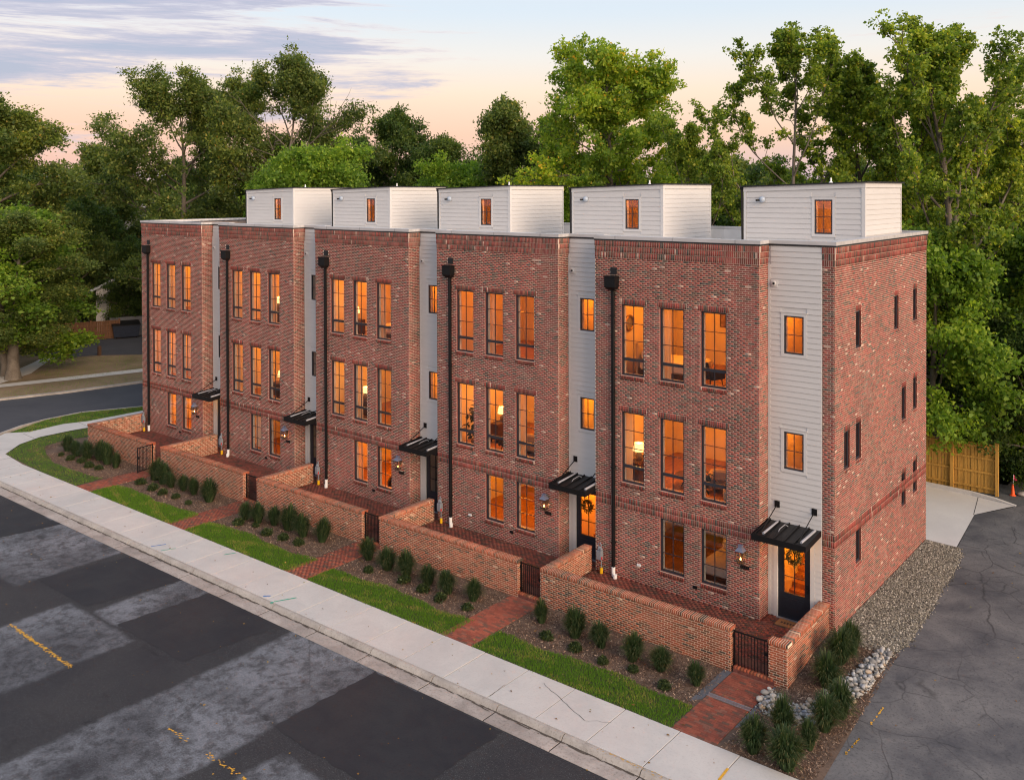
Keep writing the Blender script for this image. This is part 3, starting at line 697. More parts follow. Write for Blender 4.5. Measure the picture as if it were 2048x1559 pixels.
def window(parent, a, b, c, d, y, rows, bar=None, fw=0.055, name='window', label=None, axis='y'):
    """dark frame, muntins and single panes; y is the plane of the frame's face"""
    mb = MB(); t = 0.07
    mb.box(a, y, c, a + fw, y + t, d).box(b - fw, y, c, b, y + t, d).box(a + fw, y, d - fw, b - fw, y + t, d).box(a + fw, y, c, b - fw, y + t, c + fw)
    zs = [(c + fw, d - fw)]
    if bar:
        zb = c + (d - c) * bar; mb.box(a + fw, y + 0.004, zb - 0.05, b - fw, y + t - 0.004, zb + 0.05); zs = [(c + fw, zb - 0.05), (zb + 0.05, d - fw)]
    o = None; mid = (a + b) / 2; mw = 0.011; cells = []
    for (z0, z1), n in zip(zs, rows):
        mb.box(mid - mw, y + 0.012, z0, mid + mw, y + 0.042, z1)
        for i in range(n):
            za, zb_ = z0 + (z1 - z0) * i / n, z0 + (z1 - z0) * (i + 1) / n
            if i:
                mb.box(a + fw, y + 0.0135, za - mw, mid - mw, y + 0.0405, za + mw).box(mid + mw, y + 0.0135, za - mw, b - fw, y + 0.0405, za + mw)
            cells += [(a + fw, mid - mw, za, zb_), (mid + mw, b - fw, za, zb_)]
    o = mb.build(name, M['frame'], parent)
    if label: o['label'] = label
    for (x0, x1, za, zb_) in cells:
        g = link('pane', pane_mesh(x1 - x0, zb_ - za), o); g.location = ((x0 + x1) / 2, y + 0.03, (za + zb_) / 2)
    # pale inner liner seen through the glass
    li = MB(); e = 0.012; yi = y + t
    li.box(a + 0.01, yi, c + 0.01, a + fw - e, yi + 0.12, d - 0.01).box(b - fw + e, yi, c + 0.01, b - 0.01, yi + 0.12, d - 0.01).box(a + fw - e, yi, c + 0.01, b - fw + e, yi + 0.12, c + fw - e).box(a + fw - e, yi, d - fw + e, b - fw + e, yi + 0.12, d - 0.01)
    li.build('jamb_liner', M['liner'], o)
    return o

def boards(parent, face, u0, u1, z0, z1, holes, step=0.178, top_line=None, name='siding_board'):
    """lapped boards, one object each, leaning out at the foot"""
    n = int(round((z1 - z0) / step)); k = (z1 - z0) / n
    for i in range(n):
        za, zb = z0 + i * k, z0 + (i + 1) * k
        blk = sorted([h for h in holes if h[2] < zb - 0.01 and h[3] > za + 0.01]); segs = []; c = u0
        for h in blk:
            if h[0] > c: segs.append((c, h[0]))
            c = max(c, h[1])
        if c < u1: segs.append((c, u1))
        for a, b in segs:
            if b - a < 0.03: continue
            a += 0.003; b -= 0.003; mb = MB(); zt = zb + 0.012
            P = face.P
            mb.hexa([P(a, za, 0.004), P(b, za, 0.004), P(b, za, 0.030), P(a, za, 0.030)], [P(a, zt, 0.001), P(b, zt, 0.001), P(b, zt, 0.0085), P(a, zt, 0.0085)])
            mb.build(name, M['siding'], parent)

def lamp(name, loc, power, col=(1.0, 0.25, 0.008), r=0.12, parent=None):
    d = bpy.data.lights.new(name, 'POINT'); d.energy = power; d.color = col; d.shadow_soft_size = r
    o = bpy.data.objects.new(name, d); COL.objects.link(o); o.location = loc
    if parent is not None: o.parent = parent
    return o

LC = (0.245, 0.225, 0.27, 0.235, 0.255)
ORD = ['leftmost', 'second from left', 'middle', 'second from right', 'rightmost']
HOUSES = []
ROOM_P = [  # lamp power: ground, first, second floor rooms, then hall ground/first/second, attic
    (115, 150, 125, 50, 0, 0, 50), (38, 95, 120, 0, 0, 0, 50), (100, 85, 105, 0, 48, 52, 50), (78, 120, 80, 80, 50, 52, 50), (15, 110, 115, 85, 38, 48, 50)]
for k in range(5):
    ox = UX[k]; last = k == 4
    desc = ['brick townhouse at the left end of the row, beside the side street', 'brick townhouse second from the left end of the row', 'brick townhouse in the middle of the row of five',
            'brick townhouse with a round wreath on its lit door, second from right', 'brick townhouse at the right end with the long windowless red side wall'][k]
    H = empty('townhouse', (ox, 0, 0)); tag(H, desc, 'house', 'row of five brick townhouses'); HOUSES.append(H)
    XR = 2.173 if last else W - WB
    # --- brick bay: mortar core + bricks
    fr = Face('front', 0.0); rt = Face('right', 0.0); lf = Face('left', -WB)
    core = MB()
    pierced(core, fr, -WB, 0, -0.45, HT, BAYWIN, rev=1)
    pierced(core, rt, 0, RC + 0.02, -0.45, HT, [])
    core.quad((-WB + 0.008, 0, -0.45), (-WB + 0.008, 0, HT), (-WB + 0.008, RC, HT), (-WB + 0.008, RC, -0.45))
    core.quad((-WB, 0.008, HT), (-0.008, 0.008, HT), (-0.008, RC, HT), (-WB, RC, HT))
    # roof deck and rear wall of the main block
    MB().box(-WB + (0.02 if k else 0), YB - 0.3, -0.45, XR - 0.01, YB, HT).build('rear_wall', M['mortar'], H)
    for j in range(3):                                     # mortar beds behind the stepped-out top courses
        d_ = 0.005 + 0.014 * j; za_, zb2 = 168 * CO + j * 3 * CO, 168 * CO + (j + 1) * 3 * CO
        core.box(-WB, -d_, za_, 0 + d_, RC + 0.01, zb2)
        if last: core.box(1.77, RC - d_, za_, 2.173 + d_, YB, zb2)
    items = []
    band1 = (37 * CO, 43 * CO); TB = 168 * CO
    holes = []
    for a, b, c, d in BAYWIN:
        top = d + 3 * CO if c > 3 else d
        holes += [(a, b, c - 2 * CO, d)]
        if c > 3: holes += [(a - 0.105, b + 0.105, d, d + 3 * CO)]
    fb = [(-WB, 0, *band1), (-WB, 0, TB, HT)]
    rects = lay(-WB, 0, 0, HT, holes + fb, off=k * 0.03)
    for a, b, c, d in BAYWIN:
        if c > 3: rects += soldiers(a - 0.1016, b + 0.1016, d, d + 3 * CO, 0.006)
        sl = soldiers(a - 0.01, b + 0.01, c - 2 * CO, c - 0.012, 0.032)
        rects += sl
    for j in range(2): rects += soldiers(-WB, 0, band1[0] + j * 3 * CO, band1[0] + (j + 1) * 3 * CO, 0.004)
    for j in range(3): rects += soldiers(-WB - 0.0, 0.0, TB + j * 3 * CO, TB + (j + 1) * 3 * CO, 0.010 + 0.014 * j)
    # overflow hole of the rain-water box
    rects = [q for q in rects if not (-5.66 < (q[0] + q[1]) / 2 < -5.40 and 10.82 < (q[2] + q[3]) / 2 < 11.04)]
    items.append((fr, rects))
    rr = lay(0, RC, 0, HT, [(0, RC, *band1), (0, RC, TB, HT)], off=0.05)
    for j in range(2): rr += soldiers(0, RC, band1[0] + j * 3 * CO, band1[0] + (j + 1) * 3 * CO, 0.004)
    for j in range(3): rr += soldiers(0, RC, TB + j * 3 * CO, TB + (j + 1) * 3 * CO, 0.010 + 0.014 * j)
    items.append((rt, rr))
    if k == 0:
        lr = lay(-RC, 0, 0, HT, [])
        items.append((lf, lr))
        core.quad((-WB, RC, -0.45), (-WB, RC, HT), (-WB, YB, HT), (-WB, YB, -0.45))
    if last:
        # end wall: brick pier beside the siding and the long side wall with blind slots
        SLOT = [(y - 0.03, y + 0.50, z, z + 18 * CO) for y, z in ((1.50, 72 * CO), (2.58, 73 * CO), (7.50, 78 * CO), (8.92, 80 * CO), (7.49, 31 * CO), (8.93, 33 * CO), (2.57, 127 * CO), (6.60, 129 * CO), (8.90, 130 * CO), (2.58, 23 * CO))]
        fe = Face('front', RC); se = Face('right', 2.173)
        core.quad((1.77, RC + 0.004, -0.45), (2.165, RC + 0.004, -0.45), (2.165, RC + 0.004, HT), (1.77, RC + 0.004, HT))
        pierced(core, se, RC, YB, -0.45, HT, SLOT, thick=0.12, rev=1)
        for a, b, c, d in SLOT: core.quad((2.05, a, c), (2.05, b, c), (2.05, b, d), (2.05, a, d))
        b2 = (39 * CO, 45 * CO)
        er = lay(1.77, 2.173, 0, HT, [(1.77, 2.2, *b2), (1.77, 2.2, TB, HT)])
        sh = [(a, b, c - 1 * CO, d + 3 * CO) for a, b, c, d in SLOT]
        wr = lay(RC, YB, -2 * CO, HT, sh + [(RC, YB, *b2), (RC, YB, TB, HT)], off=0.05)
        for a, b, c, d in SLOT:
            wr += soldiers(a - 0.0, b + 0.0, d, d + 3 * CO, 0.003); wr += soldiers(a, b, c - CO, c, 0.015)
        for j in range(2):
            er += soldiers(1.77, 2.173, b2[0] + j * 3 * CO, b2[0] + (j + 1) * 3 * CO, 0.004); wr += soldiers(RC, YB, b2[0] + j * 3 * CO, b2[0] + (j + 1) * 3 * CO, 0.004)
        for j in range(3):
            er += soldiers(1.77, 2.173, TB + j * 3 * CO, TB + (j + 1) * 3 * CO, 0.010 + 0.014 * j); wr += soldiers(RC, YB, TB + j * 3 * CO, TB + (j + 1) * 3 * CO, 0.010 + 0.014 * j)
        items += [(fe, er), (se, wr)]
        for a, b, c, d in SLOT: items.append((Face('front', b), lay(2.110, 2.170, c, d, [], off=0.07)))
    wall = core.build('brick_wall', [M['mortar'], M['reveal']], H)
    brick_field(items, wall, M['brick1'], M['brickn'], 300 if k >= 3 else 0, seed=100 + k, origin=Vector((ox, 0, 0)))
    if last:
        for a, b, c, d in SLOT:
            MB().box(2.066, a + 0.002, c + 0.001, 2.108, a + 0.06, d - 0.001).box(2.066, b - 0.06, c + 0.001, 2.108, b - 0.002, d - 0.001).box(2.066, a + 0.06, d - 0.06, 2.108, b - 0.06, d - 0.001).box(2.066, a + 0.06, c + 0.001, 2.108, b - 0.06, c + 0.06).build('slot_frame', M['frame'], wall); MB().box(2.068, a + 0.06, c + 0.06, 2.090, b - 0.06, d - 0.06).build('slot_pane', M['darkglass'], wall)
    # --- white siding strip
    fs = Face('front', RC); sr = 1.77 if last else W - WB
    SH = [(a - 0.10, b + 0.10, c - 0.10, d + 0.10) for a, b, c, d in SIDEWIN]; DH = (DOOR[0] - 0.13, DOOR[1] + 0.13, -0.5, DOOR[3] + 0.13)
    sd = MB(); pierced(sd, fs, 0.0, sr, -0.45, HT + 0.02, list(SIDEWIN) + [(DOOR[0], DOOR[1], -0.45, DOOR[3])], d=0.0, thick=0.10)
    side = sd.build('siding', M['siding'], H)
    boards(side, fs, 0.085, sr - 0.005, 0.05, HT, SH + [DH])
    MB().box(0.006, RC - 0.030, 0.0, 0.085, RC - 0.001, HT - 9 * CO).build('corner_board', M['trim'], side)
    for a, b, c, d in SIDEWIN:
        y0, y1 = RC - 0.034, RC - 0.001
        MB().box(a - 0.10, y0, c - 0.10, a, y1, d + 0.10).box(b, y0, c - 0.10, b + 0.10, y1, d + 0.10).box(a, y0, d, b, y1, d + 0.10).box(a, y0, c - 0.10, b, y1, c).box(a - 0.13, y0 - 0.02, d + 0.10, b + 0.13, y1, d + 0.125).build('window_trim', M['trim'], side)
    a, b, c, d = DOOR; y0 = RC - 0.034; y1 = RC - 0.001
    MB().box(a - 0.13, y0, 0.0, a, y1, d).box(b, y0, 0.0, b + 0.13, y1, d).box(a - 0.13, y0, d, b + 0.13, y1, d + 0.13).build('door_trim', M['trim'], side)
    # --- windows
    for j, (a, b, c, d) in enumerate(BAYWIN):
        if c > 3: window(H, a, b, c, d, 0.060, (1, 3), bar=0.225)
        else: window(H, a, b, c, d, 0.060, (3,))
    for a, b, c, d in SIDEWIN: window(H, a, b, c, d, RC - 0.014, (2,), fw=0.05)
    # --- door
    dr = MB(); a, b, c, d = DOOR; y = RC + 0.03
    g0, g1, gz0, gz1 = a + 0.20, b - 0.20, 0.86, d - 0.18
    dr.box(a, y, c, b, y + 0.05, gz0).box(a, y, gz1, b, y + 0.05, d).box(a, y, gz0, g0, y + 0.05, gz1).box(g1, y, gz0, b, y + 0.05, gz1)
    dr.box(g0 + 0.02, y - 0.010, c + 0.20, g1 - 0.02, y, gz0 - 0.16)
    mid = (g0 + g1) / 2; dr.box(mid - 0.012, y + 0.008, gz0, mid + 0.012, y + 0.042, gz1)
    hs = [gz0 + (gz1 - gz0) * i / 3 for i in range(4)]
    for z in hs[1:3]: dr.box(g0, y + 0.010, z - 0.012, mid - 0.012, y + 0.040, z + 0.012).box(mid + 0.012, y + 0.010, z - 0.012, g1, y + 0.040, z + 0.012)
    door = dr.build('door', M['door'], H)
    for i in range(3):
        for x0, x1 in ((g0, mid - 0.012), (mid + 0.012, g1)):
            g = link('pane', pane_mesh(x1 - x0, hs[1] - hs[0] - 0.02), door); g.location = ((x0 + x1) / 2, y + 0.025, (hs[i] + hs[i + 1]) / 2)
    MB().box(b - 0.12, y - 0.045, 1.0, b - 0.085, y, 1.28).tube([(b - 0.10, y - 0.02, 1.14), (b - 0.10, y - 0.07, 1.14), (b - 0.20, y - 0.07, 1.14)], 0.011, 6).build('door_handle', M['black'], door)
    MB().box(a - 0.02, RC - 0.10, -0.02, b + 0.02, RC + 0.03, 0.028).build('door_sill', M['steel'], door)
    # --- canopy over the door
    cp = MB(); xa, xb, yf, zb_, zf = 0.016, sr - 0.02, -0.62, 3.12, 2.99
    def zc(y): return zf + (zb_ - zf) * (y - yf) / (RC - 0.03 - yf)
    yb_ = RC - 0.04
    pts = [(xa, yf), (xb, yf), (xb, yb_), (xa, yb_)]
    def prism(mb, pts, th0, th1):
        lo = [(x, y_, zc(y_) + th0) for x, y_ in pts]; hi = [(x, y_, zc(y_) + th1) for x, y_ in pts]
        mb.quad(*hi); mb.quad(*lo[::-1])
        for i in range(len(pts)): j = (i + 1) % len(pts); mb.quad(lo[i], lo[j], hi[j], hi[i])
    prism(cp, pts, -0.03, 0.0)
    can = cp.build('canopy', M['seam'], H)
    fa = MB(); fa.box(xa - 0.012, yf - 0.03, zf - 0.17, xb + 0.012, yf - 0.001, zf + 0.02)
    fa.hexa([(xa - 0.012, yf, zf - 0.17), (xa - 0.001, yf, zf - 0.17), (xa - 0.001, yb_, zb_ - 0.17), (xa - 0.012, yb_, zb_ - 0.17)], [(xa - 0.012, yf, zf + 0.02), (xa - 0.001, yf, zf + 0.02), (xa - 0.001, yb_, zb_ + 0.02), (xa - 0.012, yb_, zb_ + 0.02)])
    fa.hexa([(xb + 0.001, yf, zf - 0.17), (xb + 0.012, yf, zf - 0.17), (xb + 0.012, yb_, zb_ - 0.17), (xb + 0.001, yb_, zb_ - 0.17)], [(xb + 0.001, yf, zf + 0.02), (xb + 0.012, yf, zf + 0.02), (xb + 0.012, yb_, zb_ + 0.02), (xb + 0.001, yb_, zb_ + 0.02)])
    fa.build('fascia', M['black'], can)
    for x in (0.10, 0.42, 0.74, 1.06, 1.38):
        if x > xb - 0.1: continue
        MB().hexa([(x - 0.012, yf + 0.01, zf + 0.001), (x + 0.012, yf + 0.01, zf + 0.001), (x + 0.012, yb_, zb_ + 0.001), (x - 0.012, yb_, zb_ + 0.001)], [(x - 0.012, yf + 0.01, zf + 0.045), (x + 0.012, yf + 0.01, zf + 0.045), (x + 0.012, yb_, zb_ + 0.045), (x - 0.012, yb_, zb_ + 0.045)]).build('seam', M['seam'], can)
    for x in (0.20, min(1.42, xb - 0.24)):
        MB().tube([(x + 0.10, RC - 0.05, 3.62), (x + 0.05, yf + 0.12, zf + 0.05)], 0.018, 6).build('tie_rod', M['black'], can)
        MB().box(x + 0.03, RC - 0.045, 3.56, x + 0.20, RC - 0.025, 3.77).build('tie_plate', M['black'], can)
        MB().tube([(x + 0.19, yb_ - 0.12, zc(yb_ - 0.12) + 0.03), (x + 0.17, 0.1, zc(0.1) + 0.035), (x + 0.13, yf + 0.14, zc(yf + 0.14) + 0.03)], 0.042, 6).build('tie_bracket', M['scuff'], can)
    MB().tube([(0.80, 0.35, zc(0.35) + 0.03), (0.72, 0.30, zc(0.3) + 0.10), (0.66, 0.0, zc(0.0) + 0.06), (0.68, -0.12, zc(-0.12) + 0.02)], 0.012, 5).build('loose_cable', M['scuff'], can)
    if k in (0, 4):
        MB().lathe((0.82, 0.05, 2.90), [(0.06, 0), (0.06, 0.06)], 12).build('downlight', M['downlight'], can)
        lamp('downlight_lamp', (0.82, 0.05, 2.84), 16, (1.0, 0.45, 0.12), 0.05, can)
    # --- rain-water box and downspout
    dx = -5.50
    ds = MB().box(dx - 0.052, -0.125, 0.34, dx + 0.052, -0.02, 10.27); dso = ds.build('downspout', M['black'], H, bevel=0.012)
    cb = MB(); cb.box(dx - 0.22, -0.30, 10.37, dx + 0.22, -0.02, 10.72); cb.box(dx - 0.24, -0.32, 10.72, dx + 0.24, -0.02, 10.755)
    cb.hexa([(dx - 0.12, -0.20, 10.25), (dx + 0.12, -0.20, 10.25), (dx + 0.12, -0.02, 10.25), (dx - 0.12, -0.02, 10.25)], [(dx - 0.22, -0.30, 10.37), (dx + 0.22, -0.30, 10.37), (dx + 0.22, -0.02, 10.37), (dx - 0.22, -0.02, 10.37)])
    cb.build('conductor_box', M['black'], dso)
    MB().box(dx - 0.13, -0.035, 10.80, dx + 0.13, -0.004, 11.05).build('overflow_scupper', M['drip'], dso)
    MB().lathe((dx, -0.075, 0.02), [(0.065, 0), (0.065, 0.26), (0.07, 0.26), (0.07, 0.33), (0.055, 0.335)], 12).build('drain_boot', M['pvc'], dso)
    if k >= 1: MB().lathe((dx + 0.16, -0.22, 0.03), [(0.075, 0), (0.075, 0.14), (0.06, 0.145), (0.058, 0.10)], 12).build('clean_out', M['pvc'], dso)
    for z in (1.2, 3.9, 6.6, 9.3): MB().box(dx - 0.075, -0.132, z, dx + 0.075, -0.012, z + 0.04).build('pipe_strap', M['black'], dso)
    # --- parapet coping, roof deck
    cpg = MB(); o2 = 0.055
    x0 = -WB - (o2 if k == 0 else 0.012)
    xr = XR + (o2 if last else -0.012)
    def ring(mb, zl, zh, ex):
        mb.box(x0, -ex, zl, ex, 0.33, zh)                       # bay front
        mb.box(0.33 - 0.40 + ex * 0, 0.33, zl, ex, RC + 0.02, zh)  # return
        mb.box(ex + 0.002, RC - ex, zl, xr, RC + 0.30, zh)      # strip
        mb.box(x0, YB - 0.28, zl, xr, YB + ex, zh)              # rear
        if last: mb.box(XR - 0.30, RC + 0.302, zl, XR + ex, YB - 0.282, zh)
        if k == 0: mb.box(x0, 0.332, zl, -WB + 0.28, YB - 0.282, zh)
    ring(cpg, HT + 0.055, HT + 0.17, 0.055)
    cop = cpg.build('coping', M['coping'], H)
    dp = MB(); ring(dp, HT + 0.001, HT + 0.054, 0.045); dp.build('drip_edge', M['drip'], cop)
    for i in range(3):
        xs = x0 + 0.9 + i * 2.3
        MB().box(xs, -0.0575, HT + 0.054, xs + 0.012, 0.332, HT + 0.1725).build('coping_seam', M['drip'], cop)
    rd = MB(); rd.quad((-WB - 0.001, 0.1, 11.62), (-0.03, 0.1, 11.62), (-0.03, RC + 0.2, 11.62), (-WB - 0.001, RC + 0.2, 11.62)); rd.quad((-WB - 0.001, RC + 0.2, 11.62), (XR - 0.05, RC + 0.2, 11.62), (XR - 0.05, YB - 0.1, 11.62), (-WB - 0.001, YB - 0.1, 11.62))
    rd.quad((-WB, 0.325, 11.6), (-WB, 0.325, HT + 0.06), (-0.05, 0.325, HT + 0.06), (-0.05, 0.325, 11.6))
    rd.box(-WB + (0.3 if k == 0 else 0.0), YB - 0.35, 11.6, XR - (0.32 if last else 0.0), YB - 0.302, HT + 0.05)
    rd.build('roof_deck', M['membrane'], H)
    # --- roof-top stair house
    pa, pb, pf, pk = -2.75, 1.72, 4.75, 8.85
    zl, zr = 13.90, 14.03
    ph = MB(); PW = (-0.04, 0.61, 12.21, 13.44)
    pfF = Face('front', pf); pierced(ph, pfF, pa, pb, 11.6, zl - 0.03, [PW], d=0.0, thick=0.10)
    ph.quad((pb, pf, 11.6), (pb, pk, 11.6), (pb, pk, zr), (pb, pf, zr)); ph.quad((pa, pk, 11.6), (pa, pf, 11.6), (pa, pf, zl), (pa, pk, zl)); ph.quad((pb, pk, 11.6), (pa, pk, 11.6), (pa, pk, zl), (pb, pk, zr))
    pho = ph.build('stair_house', M['siding'], H)
    boards(pho, pfF, pa + 0.10, pb - 0.10, 11.64, zl - 0.20, [(PW[0] - 0.1, PW[1] + 0.1, PW[2] - 0.1, PW[3] + 0.1)], step=0.186)
    boards(pho, Face('right', pb), pf + 0.09, pk - 0.08, 11.64, zr - 0.22, [], step=0.186)
    tr = MB(); y0, y1 = pf - 0.034, pf - 0.001
    tr.box(pa, y0, 11.63, pa + 0.095, y1, zl - 0.16).box(pb - 0.095, y0, 11.63, pb + 0.034, y1, zr - 0.17)
    tr.box(pb + 0.001, pf + 0.0, 11.63, pb + 0.034, pf + 0.085, zr - 0.17).box(pb + 0.001, pk - 0.075, 11.63, pb + 0.034, pk, zr - 0.17)
    tr.build('corner_board', M['trim'], pho)
    fz = MB(); fz.hexa([(pa - 0.01, pf - 0.044, zl - 0.17), (pb + 0.044, pf - 0.044, zr - 0.17), (pb + 0.044, pf - 0.001, zr - 0.17), (pa - 0.01, pf - 0.001, zl - 0.17)], [(pa - 0.01, pf - 0.044, zl), (pb + 0.044, pf - 0.044, zr), (pb + 0.044, pf - 0.001, zr), (pa - 0.01, pf - 0.001, zl)])
    fz.box(pb + 0.001, pf, zr - 0.17, pb + 0.044, pk, zr); fz.build('frieze_board', M['trim'], pho)
    a, b, c, d = PW
    MB().box(a - 0.10, y0, c - 0.10, a, y1, d + 0.10).box(b, y0, c - 0.10, b + 0.10, y1, d + 0.10).box(a, y0, d, b, y1, d + 0.10).box(a, y0, c - 0.10, b, y1, c).box(a - 0.12, y0 - 0.02, d + 0.10, b + 0.12, y1, d + 0.12).build('window_trim', M['trim'], pho)
    MB().hexa([(pa - 0.12, pf - 0.12, zl + 0.001), (pb + 0.12, pf - 0.12, zr + 0.003), (pb + 0.12, pk + 0.1, zr + 0.003), (pa - 0.12, pk + 0.1, zl + 0.001)], [(pa - 0.12, pf - 0.12, zl + 0.045), (pb + 0.12, pf - 0.12, zr + 0.047), (pb + 0.12, pk + 0.1, zr + 0.047), (pa - 0.12, pk + 0.1, zl + 0.045)]).build('stair_house_roof', M['drip'], pho)
    MB().box(pa - 0.14, pf - 0.06, zl - 0.10, pa - 0.01, pk, zl - 0.002).tube([(pa - 0.07, pf - 0.02, zl - 0.08), (pa - 0.06, pf - 0.0, 11.65)], 0.045, 6).build('gutter_pipe', M['black'], pho)
    vx = -0.35; vz = zl + 0.11
    MB().lathe((vx, 7.2, vz - 0.03), [(0.12, 0), (0.08, 0.09), (0.035, 0.14), (0.03, 0.27)], 10).build('roof_vent', M['pvc'], pho)
    window(H, a, b, c, d, pf - 0.014, (2,), fw=0.05)
    # --- dryer vent on the siding
    MB().box(0.10, RC - 0.045, 10.66, 0.34, RC - 0.025, 10.90).lathe((0.22, RC - 0.045, 10.78), [(0.075, 0), (0.075, 0.05), (0.05, 0.06), (0.045, 0.02)], 14, 'y').build('wall_vent', M['trim'], H)
    MB().lathe((0.22, RC - 0.11, 10.78), [(0.035, 0), (0.03, 0.006)], 10, 'y').build('vent_mouth', M['black'], H)
    # small fittings low on the bay front
    MB().box(-1.02 - 1.35, -0.03, 0.42, -0.92 - 1.3, 0.0, 0.52).build('outlet_cover', M['black'], H)
    if k >= 3: MB().box(-4.55, -0.03, 0.62, -4.40, -0.0, 0.70).build('wall_plate', M['pvc'], H)
    # --- rooms behind the glass
    P = ROOM_P[k]
    for j, (z0, z1) in enumerate(ROOMZ):
        for xa_, xb_, ya_, pw, hall in ((-WB + 0.20, -0.16, 0.26, P[j], False), (0.0 + 0.04, sr - 0.06, RC + 0.24, P[3 + j], True)):
            rm = MB(); rm.inbox(xa_, ya_, z0, xb_, 5.6, z1)
            # front lining is left open where the windows are: rebuild the front face pierced
            rm.f = [f_ for i_, f_ in enumerate(rm.f) if i_ != 2]; rm.m = [m_ for i_, m_ in enumerate(rm.m) if i_ != 2]
            fl = Face('back', ya_)
            hs_ = [(-b, -a, c, d) for a, b, c, d in (list(SIDEWIN) + [DOOR] if hall else BAYWIN) if z0 - 0.2 < c < z1]
            hs_ = [(a, b, max(c, z0 + 0.001), min(d, z1 - 0.001)) for a, b, c, d in hs_]
            pierced(rm, fl, -xb_, -xa_, z0, z1, hs_, d=0.0, thick=0.001)
            ro = rm.build('hall' if hall else 'room', [M['room'], M['floorwood'], M['ceiling']], H)
            if pw:
                lamp('ceiling_lamp', ((xa_ + xb_) / 2 + (0 if hall else -0.6), 2.6 if not hall else 2.2, z1 - 0.35), pw * (1.75 if not hall else 1.0), (1.0, LC[(k * 3 + j + (2 if hall else 0)) % 5], 0.008), parent=ro)
    at_ = MB(); at_.inbox(pa + 0.1, pf + 0.11, 11.7, pb - 0.1, 7.5, 13.8)
    at_.f = [f_ for i_, f_ in enumerate(at_.f) if i_ != 2]; at_.m = [m_ for i_, m_ in enumerate(at_.m) if i_ != 2]
    pierced(at_, Face('back', pf + 0.11), -pb + 0.1, -pa - 0.1, 11.7, 13.8, [(-PW[1], -PW[0], PW[2], PW[3])], d=0, thick=0.001)
    ao = at_.build('landing', [M['room'], M['floorwood'], M['ceiling']], H)
    lamp('landing_lamp', (0.9, 6.0, 13.3), P[6] * 0.9, (1.0, 0.24, 0.010), parent=ao)
    # curtains and blinds
    for (fl_, wi, kind) in {0: ((1, 0, 'b'), (1, 1, 'b'), (1, 2, 'b'), (2, 1, 'c')), 1: ((2, 0, 'c'), (2, 2, 'c'), (1, 0, 'c'), (0, 1, 'b')), 2: ((0, 1, 'c'), (2, 2, 'c'), (1, 1, 'c')), 3: ((2, 1, 'c'), (1, 2, 'c')), 4: ((2, 1, 'c'), (1, 0, 'c'))}[k]:
        a, b = WX[wi]; z0, z1 = (Z1, Z2, Z3)[fl_]
        if kind == 'b':
            bl_ = MB(); n_ = int((z1 - z0 - 0.2) / 0.085)
            for i in range(n_): z = z0 + 0.12 + i * 0.085; bl_.quad((a + 0.06, 0.275, z), (b - 0.06, 0.275, z), (b - 0.06, 0.315, z + 0.062), (a + 0.06, 0.315, z + 0.062))
            bl_.build('window_blind', M['blind'], H)
        else:
            for s_ in (0, 1):
                cu = MB(); w_ = (b - a) * (0.34 if s_ == 0 else 0.20); n_ = 18; zt_ = ROOMZ[fl_][1] - 0.25; zb2 = ROOMZ[fl_][0] + 0.03
                xs_ = [(a - 0.08 + w_ * i / n_) if s_ == 0 else (b + 0.08 - w_ * i / n_) for i in range(n_ + 1)]
                ys_ = [0.36 + 0.035 * math.sin(i * 1.9 + s_) for i in range(n_ + 1)]
                for i in range(n_): cu.quad((xs_[i], ys_[i], zb2), (xs_[i + 1], ys_[i + 1], zb2), (xs_[i + 1], ys_[i + 1], zt_), (xs_[i], ys_[i], zt_))
                cu.build('curtain', M['curtain'], H)
    # stairs in the hall
    st = MB()
    for i in range(9): st.box(0.06, 2.2 + i * 0.26, 0.12, sr - 0.10, 2.2 + (i + 1) * 0.26 + 0.03, 0.30 + i * 0.18)
    st.build('stair_flight', M['floorwood'], H)
